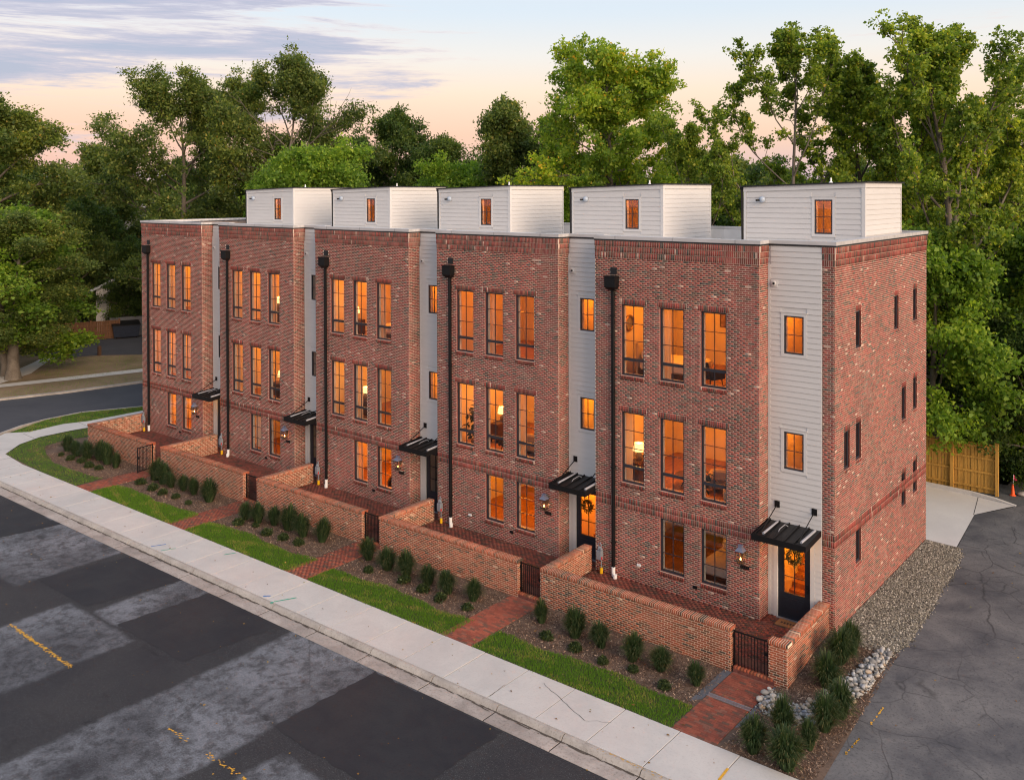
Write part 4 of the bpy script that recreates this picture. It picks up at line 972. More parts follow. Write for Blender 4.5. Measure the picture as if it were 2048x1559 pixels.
# ------------------------------------------------------------------ garden walls, gates, paths
WLAB = ['left end house', 'second house from left', 'middle house', 'second house from right', 'right end house']
def place_xy(o, x, y, z=0.0, rz=0.0): o.location = (x, y, z); o.rotation_euler = (0, 0, rz); return o
for k in range(5):
    ox = UX[k]; last = k == 4
    xl = -6.66 if k else -6.12; xr = 0.33; zt = 0.86 + 0.03 * (4 - k); zb = -6 * CO
    nt_ = int(round((zt - 0.075) / CO)); zw = nt_ * CO
    G = empty('garden_wall', (ox, sy(-2.75, ox), 0), SL)
    tag(G, 'low brick garden wall in front of the ' + WLAB[k] + ', running back to the house', 'wall', 'low brick garden walls')
    T = 0.30; JC = 0.019
    dep = -sy(-2.75, ox) + (0.64 if last else 0.0)
    core = MB(); core.box(xl + 0.004, 0.004, -0.45, xr - 0.004, T - 0.004, zw)
    core.box(xl + 0.004, T - 0.004, -0.45, xl + T - 0.004, -sy(-2.75, ox) - 0.01, zw)
    items = [(Face('front', 0.0), lay(xl, xr, zb, zw, off=0.04 * k)), (Face('right', xr), lay(0, T, zb, zw)), (Face('left', xl), lay(-T - 2.5, 0, zb, zw)), (Face('back', T), lay(-xr, -xl - T, -1 * CO, zw)),
             (Face('right', xl + T), lay(T, -sy(-2.75, ox), -1 * CO, zw))]
    if last:
        core.box(1.484, 0.004, -0.45, 2.046, T - 0.004, zw); core.box(2.05 - T + 0.004, T - 0.004, -0.45, 2.046, dep + 2.75 - 2.75, zw)
        items += [(Face('front', 0.0), lay(1.48, 2.05, zb, zw)), (Face('left', 1.48), lay(-T, 0, zb, zw)), (Face('right', 2.05), lay(0, dep, zb, zw)), (Face('left', 2.05 - T), lay(-dep, -T, 0, zw))]
    # rowlock cap: bricks on edge laid across the wall, bullnose slightly proud
    def cap(x0, x1, y0, y1, along):
        o_ = 0.022; h = 0.092; r = []
        if along == 'x': r += [(a + 0.002, b - 0.002, c, d_, e) for a, b, c, d_, e in soldiers(x0, x1, y0 - o_, y1 + o_)]
        else:
            n = max(1, int(round((y1 - y0) / CO))); kk = (y1 - y0) / n
            r += [(x0 - o_ + JT / 2, x1 + o_ - JT / 2, y0 + i * kk + JC / 2, y0 + (i + 1) * kk - JC / 2, 0) for i in range(n)]
        return r
    caps = cap(xl - 0.02, xr + 0.02, 0, T, 'x') + cap(xl, xl + T, T + 0.022, -sy(-2.75, ox) - 0.005, 'y')
    core.box(xl - 0.005, -0.009, zw, xr + 0.005, T + 0.009, zw + 0.0905); core.box(xl - 0.009, T + 0.009, zw, xl + T + 0.009, -sy(-2.75, ox) - 0.006, zw + 0.0905)
    if last:
        caps += cap(1.46, 2.07, 0, T, 'x') + cap(2.05 - T, 2.05, T + 0.022, dep - 0.005, 'y')
        core.box(1.465, -0.009, zw, 2.062, T + 0.009, zw + 0.0905); core.box(2.05 - T - 0.009, T + 0.009, zw, 2.059, dep - 0.006, zw + 0.0905)
    cw = core.build('wall_core', M['gmortar'], G)
    brick_field(items, cw, M['gbrick1'], M['gbrickn'], 300 if k >= 3 else 0, seed=300 + k, origin=Vector((ox, sy(-2.75, ox), 0)))
    brick_field([(Face('top', zw + 0.094), caps)], cw, M['gbrick1'], M['gbrickn'], 0, depth=0.094, seed=400 + k, mass_name='coping_bricks')
    # gate
    gx0, gx1 = 0.36, (1.45 if last else W - 6.66 - 0.03 + 0.0)
    op = k == 0
    GT = empty('garden_gate', (ox + gx0, sy(-2.75, ox) + 0.14, 0), SL + (-math.pi / 2 + 0.12 if op else 0.0))
    tag(GT, ('open black barred metal gate beside the wall of the ' if op else 'closed black barred metal gate in the wall of the ') + WLAB[k], 'gate', 'black metal garden gates')
    w = gx1 - gx0; g0, g1 = -0.33, 0.80 + 0.03 * (4 - k)
    gm = MB().box(0, -0.02, g0, 0.045, 0.02, g1 + 0.03).box(w - 0.045, -0.02, g0, w, 0.02, g1 + 0.03).box(0.045, -0.017, g1 - 0.03, w - 0.045, 0.017, g1 + 0.01).box(0.045, -0.017, g0 + 0.04, w - 0.045, 0.017, g0 + 0.08)
    gm.build('gate_frame', M['black'], GT)
    nb = 9
    for i in range(nb):
        x = 0.045 + (w - 0.09) * (i + 1) / (nb + 1)
        MB().box(x - 0.009, -0.009, g0 + 0.08, x + 0.009, 0.009, g1 - 0.03).build('gate_bar', M['black'], GT)
    for z in (g0 + 0.2, g1 - 0.2): MB().box(-0.035, -0.025, z, 0.0, 0.025, z + 0.09).build('hinge', M['black'], GT)
    MB().box(w - 0.13, -0.035, 0.36, w - 0.045, 0.035, 0.46).build('latch', M['black'], GT)
    # brick path from the pavement to the gate
    PT = empty('brick_path', (ox, 0, 0)); tag(PT, kind='structure')
    px0, px1 = (0.40, 1.66) if last else (0.06, 1.34)
    y0, y1 = sy(-6.365, ox), sy(-2.75, ox) + 0.02
    sk = 0.10 if not last else 0.05
    MB().box(px0 + 0.004, y0, -0.45, px1 - 0.004, y1 + 0.3, -0.362).build('path_bed', M['sandjoint'], PT)
    r = []; n = int((y1 - y0) / 0.1016)
    for j in range(n):
        ya = y0 + j * 0.1016; x = px0 + (0 if j % 2 else -0.1016)
        while x < px1:
            a, b = max(x, px0) + 0.003, min(x + BL, px1) - 0.003
            if b - a > 0.02: r.append((a, b, ya + 0.003, ya + 0.1016 - 0.003, 0.0))
            x += BL
    brick_field([(Face('top', -0.352), r)], PT, M['pbrick1'], M['pbrickn'], 300 if k >= 3 else 0, depth=0.03, seed=500 + k, origin=Vector((ox, 0, 0)), jit=0.002, mass_name='paving_bricks', top_single=True)
    MB().box(px0, y1 - 0.01, -0.36, px1, y1 + 0.32, -0.20).build('step', M['reveal'], PT)
    stp = []
    for i in range(int((px1 - px0) / 0.1016)):
        stp.append((px0 + i * 0.1016 + 0.004, px0 + (i + 1) * 0.1016 - 0.004, y1 - 0.012, y1 + 0.19, 0.0))
    brick_field([(Face('top', -0.195), stp)], PT, M['gbrick1'], M['gbrickn'], 0, depth=0.06, seed=550 + k, mass_name='step_bricks')
    if last:
        dg = MB()
        for i in range(46): dg.box(0.40 + i * 0.0275, -4.36, -0.351, 0.40 + i * 0.0275 + 0.014, -4.24, -0.341)
        dg.box(0.38, -4.385, -0.352, 1.70, -4.36, -0.340).box(0.38, -4.24, -0.352, 1.70, -4.215, -0.340)
        tag(dg.build('drain_grate', M['steel']), 'narrow steel drain grate across the nearest brick path', 'drain')
        for x, y0_, y1_ in ((0.14, -4.9, -2.8), (1.68, -5.3, -2.8)):
            MB().hexa([(x, y0_, -0.42), (x + 0.24, y0_ + 0.3, -0.42), (x + 0.24, y1_, -0.42), (x, y1_, -0.42)], [(x, y0_, -0.358), (x + 0.24, y0_ + 0.3, -0.358), (x + 0.24, y1_, -0.358), (x, y1_, -0.358)]).build('slate_edge', M['slate'], PT)
    # patio between wall and house
    PA = empty('patio', (ox, 0, 0)); tag(PA, kind='structure')
    px, qx = xl + 0.31, (1.74 if last else W - 6.67)
    ya, yb = sy(-2.75, ox) + 0.30, 0.02
    MB().box(px, ya, -0.45, qx, yb, 0.015).box(0.0, yb, -0.45, (1.77 if last else W - WB), RC, 0.015).build('patio_bed', M['sandjoint'], PA)
    r = []
    for (xa, xb, y_0, y_1) in ((px, qx, ya, yb), (0.02, 1.64, yb, RC)):
        for j in range(int((y_1 - y_0) / 0.1016)):
            y_ = y_0 + j * 0.1016; x = xa - (0.1016 if j % 2 else 0)
            while x < xb:
                a, b = max(x, xa) + 0.004, min(x + BL, xb) - 0.004
                if b - a > 0.02: r.append((a, b, y_ + 0.004, y_ + 0.0976, 0.0))
                x += BL
    brick_field([(Face('top', 0.026), r)], PA, M['pbrick1'], M['patiobrick'], 0, depth=0.03, seed=600 + k, jit=0.002, mass_name='paving_bricks')

# ------------------------------------------------------------------ fittings on the houses
WHICH = ['leftmost house', 'second house from left', 'middle house', 'second house from right', 'rightmost house']
def lantern(k):
    ox = UX[k]
    Lr = empty('wall_lantern', (ox - 0.58, -0.16, 1.76)); tag(Lr, 'copper wall lantern with a small flame beside the door of the ' + WHICH[k], 'lantern', 'wall lanterns by the doors')
    m = MB(); w0, w1, h = 0.085, 0.125, 0.40
    for sx, sy_ in ((-1, -1), (1, -1), (1, 1), (-1, 1)): m.tube([(sx * w0, sy_ * w0, 0.03), (sx * w1, sy_ * w1, h)], 0.010, 4)
    m.box(-w0 - 0.012, -w0 - 0.012, 0.0, w0 + 0.012, w0 + 0.012, 0.03).box(-w1 - 0.01, -w1 - 0.01, h - 0.012, w1 + 0.01, w1 + 0.01, h + 0.01)
    m.build('lantern_frame', M['brass'], Lr)
    c = MB(); a, b = w1 + 0.02, 0.055
    c.hexa([(-a, -a, h + 0.01), (a, -a, h + 0.01), (a, a, h + 0.01), (-a, a, h + 0.01)], [(-b, -b, h + 0.13), (b, -b, h + 0.13), (b, b, h + 0.13), (-b, b, h + 0.13)])
    c.box(-0.065, -0.065, h + 0.131, 0.065, 0.065, h + 0.20); c.build('lantern_cap', M['lanterntop'], Lr)
    for sx in (-1, 1):
        MB().quad((sx * w0, -w0, 0.03), (sx * w0, w0, 0.03), (sx * w1, w1, h), (sx * w1, -w1, h)).build('lantern_pane', M['glass'], Lr)
    MB().quad((-w0, -w0, 0.03), (w0, -w0, 0.03), (w1, -w1, h), (-w1, -w1, h)).build('lantern_pane', M['glass'], Lr)
    MB().tube([(0, 0, 0.03), (0, 0, 0.10)], 0.018, 6).build('burner', M['brass'], Lr)
    MB().lathe((0, 0, 0.10), [(0.004, 0), (0.024, 0.03), (0.018, 0.06), (0.002, 0.10)], 8).build('flame', M['flame'], Lr)
    MB().box(-0.05, 0.13, 0.15, 0.05, 0.158, 0.42).tube([(0, 0.14, 0.40), (0, 0.05, h + 0.17)], 0.012, 5).build('wall_bracket', M['brass'], Lr)
    lamp('lantern_glow', (0, -0.02, 0.17), 1.1, (1.0, 0.45, 0.12), 0.03, Lr)
    Pq = empty('number_plaque', (ox - 0.50, -0.012, 1.605)); tag(Pq, 'small dark house number plaque under the lantern of the ' + WHICH[k], 'plaque', 'house number plaques')
    MB().box(-0.15, -0.018, -0.055, 0.15, 0.0, 0.055).build('plate', M['black'], Pq)
    q = MB()
    for i in range(4): q.box(-0.105 + i * 0.062, -0.022, -0.03, -0.092 + i * 0.062, -0.0182, 0.03)
    q.build('raised_figures', M['brass'], Pq)
for k in range(5): lantern(k)

def gas_meter(k):
    ox = UX[k]; x = ox - 6.02 if k else ox - 5.72
    g = empty('gas_meter', (x, -0.16 if k else -0.28, 0.03)); tag(g, 'grey gas meter on a yellow pipe beside the downspout of the ' + WHICH[k], 'gas meter', 'gas meters')
    MB().box(-0.11, -0.09, 0.48, 0.11, 0.07, 0.82).lathe((0.0, -0.02, 0.82), [(0.08, 0), (0.07, 0.12), (0.03, 0.15)], 10).build('meter_body', M['meter'], g, bevel=0.02)
    MB().tube([(0.06, 0, 0.0), (0.06, 0, 0.20)], 0.058, 8).build('yellow_sleeve', M['yellow'], g)
    MB().tube([(0.06, 0, 0.15), (0.06, 0, 1.02), (0.0, 0.02, 1.08), (-0.08, 0.04, 1.04), (-0.08, 0.03, 0.84)], 0.02, 6).build('riser_pipe', M['meter'], g)
    MB().lathe((0.12, -0.06, 0.90), [(0.045, 0), (0.045, 0.06), (0.02, 0.07)], 10, 'y').build('regulator', M['meter'], g)
    MB().box(0.112, -0.09, 0.52, 0.125, -0.02, 0.62).build('meter_tag', M['red'], g)
for k in range(5): gas_meter(k)

def security_cam(k):
    ox = UX[k]
    g = empty('security_camera', (ox - 2.05, 4.72, 13.44)); tag(g, 'grey dome security camera on the roof-top stair house of the ' + WHICH[k], 'camera', 'security cameras on the stair houses')
    MB().lathe((0.05, -0.0, 0.0), [(0.12, 0.0), (0.12, 0.05), (0.10, 0.10), (0.05, 0.14), (0.005, 0.15)], 14, 'y').build('dome', M['camgrey'], g, smooth=True)
    MB().tube([(-0.03, -0.10, -0.02), (-0.11, -0.22, -0.03)], 0.038, 8).build('lens_barrel', M['black'], g)
for k in range(5): security_cam(k)

def wreath(k, full):
    g = empty('door_wreath', (UX[k] + 0.86, RC - 0.01, 2.02 if full else 2.10)); tag(g, 'round leafy wreath on the glazed door of the ' + WHICH[k], 'wreath', 'door wreaths')
    rg = np.random.default_rng(60 + k); n = 420; R = 0.19
    t = rg.uniform(0, 2 * math.pi, n); q = rg.normal(0, 0.042, (n, 3))
    C = np.stack([R * np.cos(t), np.zeros(n), R * np.sin(t)], 1) + q * [1, 0.6, 1] - [0, 0.045, 0]
    V, F = leaf_quads(C, rg, 0.075, 0.03)
    link('wreath_leaves', np_mesh('wreath_leaves', V, F, M['leaf_wreath'], rg.random(len(F))), g)
    MB().tube([(R * math.cos(a), -0.03, R * math.sin(a)) for a in np.linspace(0, 2 * math.pi, 25)], 0.018, 5, False).build('wreath_ring', M['wood'], g)

def leaf_quads(C, rg, length, width, up=0.35, fold=0.25, size_var=0.35):
    """one four-cornered leaf per point of C, random attitude, tips bent"""
    n = len(C)
    d = rg.normal(0, 1, (n, 3)); d[:, 2] -= 0.15; d /= np.linalg.norm(d, axis=1)[:, None]
    nn = rg.normal(0, 1, (n, 3)); nn[:, 2] += up * 3; s = np.cross(d, nn); s /= np.linalg.norm(s, axis=1)[:, None] + 1e-9
    h = np.cross(s, d)
    k = (1 + rg.normal(0, size_var, n)).clip(0.45, 1.9)[:, None]
    a = C; b = C + d * length * 0.5 * k + s * width * 0.5 * k + h * fold * width * k; c = C + d * length * k - h * fold * length * 0.4 * k; e = C + d * length * 0.45 * k - s * width * 0.5 * k + h * fold * width * k
    V = np.stack([a, b, c, e], 1).reshape(-1, 3); F = np.arange(4 * n).reshape(n, 4)
    return V, F

def leaf_mat(name, stops, trans=0.35, rough=0.5, tone=True, gain=1.0):
    m = bpy.data.materials.new(name); m.use_nodes = True; nt = m.node_tree; nt.nodes.clear()
    out = N(nt, 'ShaderNodeOutputMaterial')
    r = N(nt, 'ShaderNodeAttribute', attribute_name='rnd').outputs['Fac']
    c = ramp(nt, r, [(p, tuple(v * gain for v in q)) for p, q in stops])
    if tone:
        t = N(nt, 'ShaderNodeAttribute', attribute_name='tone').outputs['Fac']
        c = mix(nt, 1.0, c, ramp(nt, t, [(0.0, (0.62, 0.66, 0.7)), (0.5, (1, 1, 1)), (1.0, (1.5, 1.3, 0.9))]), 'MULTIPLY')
    p = N(nt, 'ShaderNodeBsdfPrincipled', i={'Roughness': rough}); p.inputs['Specular IOR Level'].default_value = 0.25; L(nt, c, p.inputs['Base Color'])
    tr = N(nt, 'ShaderNodeBsdfTranslucent'); L(nt, mix(nt, 1.0, c, (1.5, 1.5, 0.7, 1), 'MULTIPLY'), tr.inputs[0])
    mx = N(nt, 'ShaderNodeMixShader'); mx.inputs[0].default_value = trans
    L(nt, p.outputs[0], mx.inputs[1]); L(nt, tr.outputs[0], mx.inputs[2]); L(nt, mx.outputs[0], out.inputs[0])
    return m
M['leaf_wreath'] = leaf_mat('wreath_leaf', [(0, (0.02, 0.03, 0.012)), (0.6, (0.05, 0.06, 0.02)), (1, (0.20, 0.15, 0.03))], 0.2, tone=False)
M['grassblade'] = leaf_mat('lawn_grass', [(0, (0.070, 0.170, 0.012)), (0.5, (0.110, 0.230, 0.018)), (0.80, (0.165, 0.260, 0.032)), (1, (0.34, 0.29, 0.09))], 0.35, 0.6, tone=False)
M['tuft'] = leaf_mat('tuft_grass', [(0, (0.026, 0.052, 0.022)), (0.55, (0.060, 0.100, 0.040)), (0.85, (0.115, 0.140, 0.062)), (1, (0.26, 0.21, 0.10))], 0.4, 0.55, tone=False)
M['shrub'] = leaf_mat('small_shrub', [(0, (0.016, 0.032, 0.010)), (0.7, (0.040, 0.064, 0.018)), (1, (0.085, 0.10, 0.03))], 0.2, 0.5, tone=False)
wreath(3, True); wreath(4, False)

dm = empty('doormat', (0.86, 0.30, 0.030)); tag(dm, 'brown coir doormat with dark print in front of the rightmost door', 'doormat')
MB().box(-0.40, -0.24, 0, 0.40, 0.24, 0.02).build('mat_pad', M['mat'], dm)
q = MB()
for i in range(6): q.box(-0.28 + i * 0.095, -0.05, 0.0201, -0.22 + i * 0.095, 0.05, 0.0225)
q.build('mat_print', M['matprint'], dm)

# ------------------------------------------------------------------ planting
def tuft_mesh(seed, H_, R_, n):
    """mop of arching blades: a rounded outline, drooping at the skirt"""
    r = np.random.default_rng(seed)
    az = r.uniform(0, 2 * math.pi, n); o = np.sqrt(r.random(n)) * r.uniform(0.85, 1.08, n); w = r.uniform(0.006, 0.012, n)
    lob = 1 + 0.10 * np.sin(az * 3 + seed) + 0.07 * np.sin(az * 5 + 2 * seed)
    zt = H_ * (1 - 0.42 * o ** 3) * np.where(r.random(n) < 0.24, r.uniform(1.0, 1.45, n), r.uniform(0.55, 1.12, n)); xt = R_ * o * lob * r.uniform(0.8, 1.15, n)
    s = np.stack([-np.sin(az), np.cos(az), np.zeros(n)], 1); d = np.stack([np.cos(az), np.sin(az), np.zeros(n)], 1)
    b0 = np.stack([0.26 * R_ * o, np.zeros(n)], 1); b1 = np.stack([0.55 * xt, zt * 1.10 + 0.12 * o], 1); b2 = np.stack([xt, zt], 1)
    V = np.zeros((n, 8, 3))
    for i, t in enumerate((0, 0.4, 0.75, 1.0)):
        p = b0 * (1 - t) ** 2 + b1 * 2 * t * (1 - t) + b2 * t * t
        c = d * p[:, :1]; c[:, 2] = p[:, 1]; ww = (w * (1.0, 0.95, 0.7, 0.12)[i])[:, None]
        V[:, i * 2] = c - s * ww; V[:, i * 2 + 1] = c + s * ww
    F = np.array([(0, 1, 3, 2), (2, 3, 5, 4), (4, 5, 7, 6)])[None] + (np.arange(n) * 8)[:, None, None]
    rn = np.repeat(r.random(n) * 0.85, 3); rn[2::3] = np.clip(rn[2::3] + 0.12 + 0.10 * (r.random(n) < 0.25), 0, 1)
    return np_mesh('tuft_blades', V.reshape(-1, 3), F.reshape(-1, 4), M['tuft'], rn)
TUFT = [tuft_mesh(s, 0.62, 0.42 + 0.04 * (s % 3), 1150) for s in range(5)]
def shrub_mesh(seed, R_, n):
    r = np.random.default_rng(seed); d = r.normal(0, 1, (n, 3)); d /= np.linalg.norm(d, axis=1)[:, None]
    C = d * (R_ * r.uniform(0.35, 1.0, n) ** 0.6)[:, None]; C[:, 2] = np.abs(C[:, 2]) * 1.05 + 0.03
    V, F = leaf_quads(C, r, 0.06, 0.028)
    return np_mesh('shrub_leaves', V, F, M['shrub'], r.random(n))
SHR = [shrub_mesh(s, 0.21, 750) for s in range(3)]
STEM = MB().tube([(0, 0, -0.03), (0, 0, 0.16)], 0.018, 5).mesh('stem', M['wood'])
BIG = [[(-38.25, -4.33), (-36.91, -4.43), (-35.99, -4.27), (-35.2, -4.05), (-34.1, -4.15), (-33.19, -4.21)], [(-29.76, -3.98), (-28.9, -4.05), (-28.09, -4.05), (-27.2, -3.94), (-26.29, -3.95), (-24.84, -4.07)],
       [(-21.6, -4.35), (-20.76, -4.3), (-20.06, -3.99), (-19.1, -3.97), (-18.03, -4.03), (-16.98, -3.92)], [(-14.15, -3.93), (-12.9, -4.13), (-11.95, -4.04), (-10.78, -4.09), (-9.74, -4.15), (-8.67, -4.05)],
       [(-5.83, -3.85), (-4.43, -3.96), (-3.43, -3.94), (-2.25, -4.05), (-1.31, -4.0), (-0.09, -4.07)]]
SMALL = [[(-37.6, -4.95), (-36.44, -5.0), (-35.54, -4.83), (-34.4, -5.0), (-33.6, -4.89)], [(-29.72, -4.74), (-28.45, -4.79), (-27.44, -4.88), (-26.45, -4.8), (-25.29, -4.85)], [(-21.3, -4.9), (-20.5, -4.61), (-19.37, -4.83), (-18.42, -4.75), (-17.46, -4.71)],
         [(-13.3, -4.7), (-11.57, -4.55), (-10.53, -4.63), (-9.56, -4.75), (-8.38, -4.67)], [(-5.09, -4.6), (-3.94, -4.62), (-2.85, -4.74), (-1.9, -4.58), (-0.73, -4.78)]]
NTH = ['first', 'second', 'third', 'fourth', 'fifth', 'sixth', 'seventh', 'eighth', 'ninth']
def plant(name, me, x, y, z, sc, rz, label, cat, group, part):
    o = empty(name, (x, y, z), rz); o.scale = sc; o.rotation_euler = (random.gauss(0, 0.09), random.gauss(0, 0.09), rz); tag(o, label, cat, group)
    link(part, me, o); link('stem', STEM, o)
for k in range(5):
    for i, (x, y) in enumerate(BIG[k]):
        s = random.uniform(0.82, 1.28)
        plant('ornamental_grass', TUFT[(i + k * 2) % 5], x, y, -0.37, (s, s, s * random.uniform(0.95, 1.12)), random.uniform(0, 6), NTH[i] + ' tall grass tuft from left along the wall of the ' + WHICH[k], 'grass tuft', 'grass tufts along the garden walls', 'blades')
    for i, (x, y) in enumerate(SMALL[k]):
        s = random.uniform(0.7, 1.25)
        plant('small_shrub', SHR[(i + k) % 3], x, y, -0.37, (s, s, s), random.uniform(0, 6), NTH[i] + ' low dark shrub from left in the bed of the ' + WHICH[k], 'shrub', 'low shrubs in the bark beds', 'foliage')
RB = [(2.95, -0.1, 'by the gravel strip, nearest the house side wall'), (2.80, -0.75, 'second from the house side wall'), (2.92, -1.97, 'full round, above the middle of the pebble bed'), (3.68, -3.10, 'beside the driveway, on the pebble edge'),
      (3.55, -3.95, 'below the pebble bed, near the driveway'), (2.80, -4.90, 'tall and dry, in the lower pebbles'), (2.50, -6.0, 'beside the pavement next to the brick path'), (3.45, -6.1, 'large, at the pavement corner by the driveway'), (3.56, -4.98, 'thin and dry, at the bark edge by the driveway')]
for i, (x, y, lab) in enumerate(RB):
    s = random.uniform(0.95, 1.2) * (0.8 if i == 8 else 1.0)
    plant('ornamental_grass', TUFT[i % 5], x, y, float(gz(x, y)) - 0.01, (s, s, s * 1.1), random.uniform(0, 6), 'grass tuft in the corner bed, ' + lab, 'grass tuft', 'grass tufts in the corner bed', 'blades')

# lawn strips
def grass(name, poly, z, n, seed, h=(0.045, 0.085), parent=None):
    r = np.random.default_rng(seed); P = np.array(poly); lo, hi = P.min(0), P.max(0); pts = []
    def inside(q):
        c = np.zeros(len(q), bool); j = len(P) - 1
        for i in range(len(P)):
            a, b = P[i], P[j]; m = (a[1] > q[:, 1]) != (b[1] > q[:, 1])
            with np.errstate(divide='ignore', invalid='ignore'):
                c ^= m & (q[:, 0] < (b[0] - a[0]) * (q[:, 1] - a[1]) / (b[1] - a[1]) + a[0])
            j = i
        return c
    q = r.uniform(lo, hi, (n * 3, 2)); q = q[inside(q)][:n]; m = len(q); q = q + r.normal(0, 0.028, q.shape)
    a = r.uniform(0, 6.283, m); hh = r.uniform(*h, m); ln = r.uniform(0, 0.6, m) * hh; w = r.uniform(0.006, 0.011, m)
    B = np.concatenate([q, np.full((m, 1), z)], 1); s = np.stack([np.cos(a), np.sin(a), 0 * a], 1) * w[:, None]
    an = r.uniform(0, 6.283, m); T = B + np.stack([np.cos(an) * ln, np.sin(an) * ln, hh], 1)
    V = np.stack([B - s, B + s, T], 1).reshape(-1, 3); F = np.arange(3 * m).reshape(m, 3)
    # patches of tired grass
    rn = (r.random(m) * 0.75 + 0.55 * (np.sin(q[:, 0] * 1.7 + 3 * np.sin(q[:, 1] * 2.1 + seed)) > 0.72) * r.random(m) + 0.45 * (np.sin(q[:, 0] * 4.3 + seed) * np.sin(q[:, 1] * 5.1 + q[:, 0]) > 0.55) * r.random(m)).clip(0, 1)
    o = link(name, np_mesh(name, V, F, M['grassblade'], rn), parent); return o
LAWN = []
for k in range(1, 5):
    ox = UX[k]; xa, xb = -6.58, 0.30
    if k == 4: xa, xb = -6.55, 0.36
    xa += ox; xb += ox
    up = [(xb + (xa - xb) * t, sy(-5.05, xb + (xa - xb) * t) + 0.10 * math.sin(t * 9 + k) + 0.06 * math.sin(t * 23)) for t in np.linspace(0, 1, 14)]
    LAWN.append([(xa, sy(-6.36, xa)), (xb, sy(-6.36, xb))] + up)
LAWN.append([(-40.2, -6.72), (-36, -6.90), (-31.9, sy(-6.36, -31.9)), (-32.0, -5.45), (-33.0, -5.65), (-34.8, -5.8), (-36.7, -5.8), (-38.6, -5.3), (-40.2, -4.7), (-40.6, -3.4), (-40.2, -2.0), (-38.3, -1.6), (-38.3, 9), (-40.6, 9), (-42.1, 3.5), (-42.2, -1.2), (-42.3, -4.0), (-41.6, -5.4)])
for i, poly in enumerate(LAWN):
    lw = struct(sheet('lawn', poly, -0.366, M['soil']))
    g = grass('grass', poly, -0.368, 15000 if i < 4 else 20000, 70 + i); g['kind'] = 'stuff'
sv = [(-44.85, -4.6), (-43.95, -4.0), (-44.35, -1.7), (-43.8, -0.4), (-43.75, 4.2), (-42.2, 10.4), (-42.35, 9.4), (-44.75, 3.95), (-46.4, 0.4), (-46.3, -2.0)]
grass('verge_grass', sv, -0.372, 12000, 90)['kind'] = 'stuff'
grass('far_grass', [(-62, 4), (-57.8, 5), (-56.4, 10), (-52, 22), (-56, 24), (-64.5, 12.5), (-66.5, 9)], -0.40, 6000, 91, (0.04, 0.10))['kind'] = 'stuff'
grass('far_verge_grass', [(-55.2, -1.3), (-54, 2.5), (-53, 7.9), (-50, 16), (-51, 17), (-55.6, 9.0), (-57, 4), (-57.6, -0.5)], -0.40, 2500, 92, (0.04, 0.09))['kind'] = 'stuff'

# bark chips
def chips(name, mask, n, seed, size, mat, flat=0.35, follow=False):
    r = np.random.default_rng(seed); q = mask(r, n); m = len(q)
    a = r.uniform(0, 6.283, m); l = r.uniform(*size, m); w = l * r.uniform(0.18, 0.45, m); ti = r.normal(0, flat, m)
    c = np.stack([q[:, 0], q[:, 1], (gz(q[:, 0], q[:, 1]) + 0.004 if follow else np.full(m, -0.366)) + r.uniform(0, 0.012, m)], 1)
    d = np.stack([np.cos(a), np.sin(a), ti], 1) * l[:, None] / 2; s = np.stack([-np.sin(a), np.cos(a), r.normal(0, 0.3, m)], 1) * w[:, None] / 2
    V = np.stack([c - d - s, c + d - s, c + d + s, c - d + s], 1).reshape(-1, 3); F = np.arange(4 * m).reshape(m, 4)
    o = link(name, np_mesh(name, V, F, mat, r.random(m))); o['kind'] = 'stuff'; return o
def chipmat(name, stops):
    m, nt, p = new_mat(name); r = N(nt, 'ShaderNodeAttribute', attribute_name='rnd').outputs['Fac']
    L(nt, ramp(nt, r, stops), p.inputs['Base Color']); p.inputs['Roughness'].default_value = 0.9; p.inputs['Specular IOR Level'].default_value = 0.2; return m
M['chip'] = chipmat('bark_chip', [(0, (0.050, 0.030, 0.021)), (0.45, (0.140, 0.084, 0.057)), (0.85, (0.27, 0.175, 0.12)), (1.0, (0.48, 0.35, 0.25))])
def bedmask(r, n):
    x = r.uniform(-40.2, 0.3, n); y = sy(-2.8, x) - r.uniform(0, 1, n) * 2.35 ; rel = np.mod(x + 6.6, W)
    return np.stack([x, y], 1)[rel < 6.95]
chips('mulch', bedmask, 60000, 5, (0.02, 0.07), M['chip'])
def rmask(r, n): return np.stack([r.uniform(1.78, 4.1, n), r.uniform(-6.3, 0.6, n)], 1)
chips('mulch', rmask, 14000, 6, (0.02, 0.07), M['chip'], follow=True)

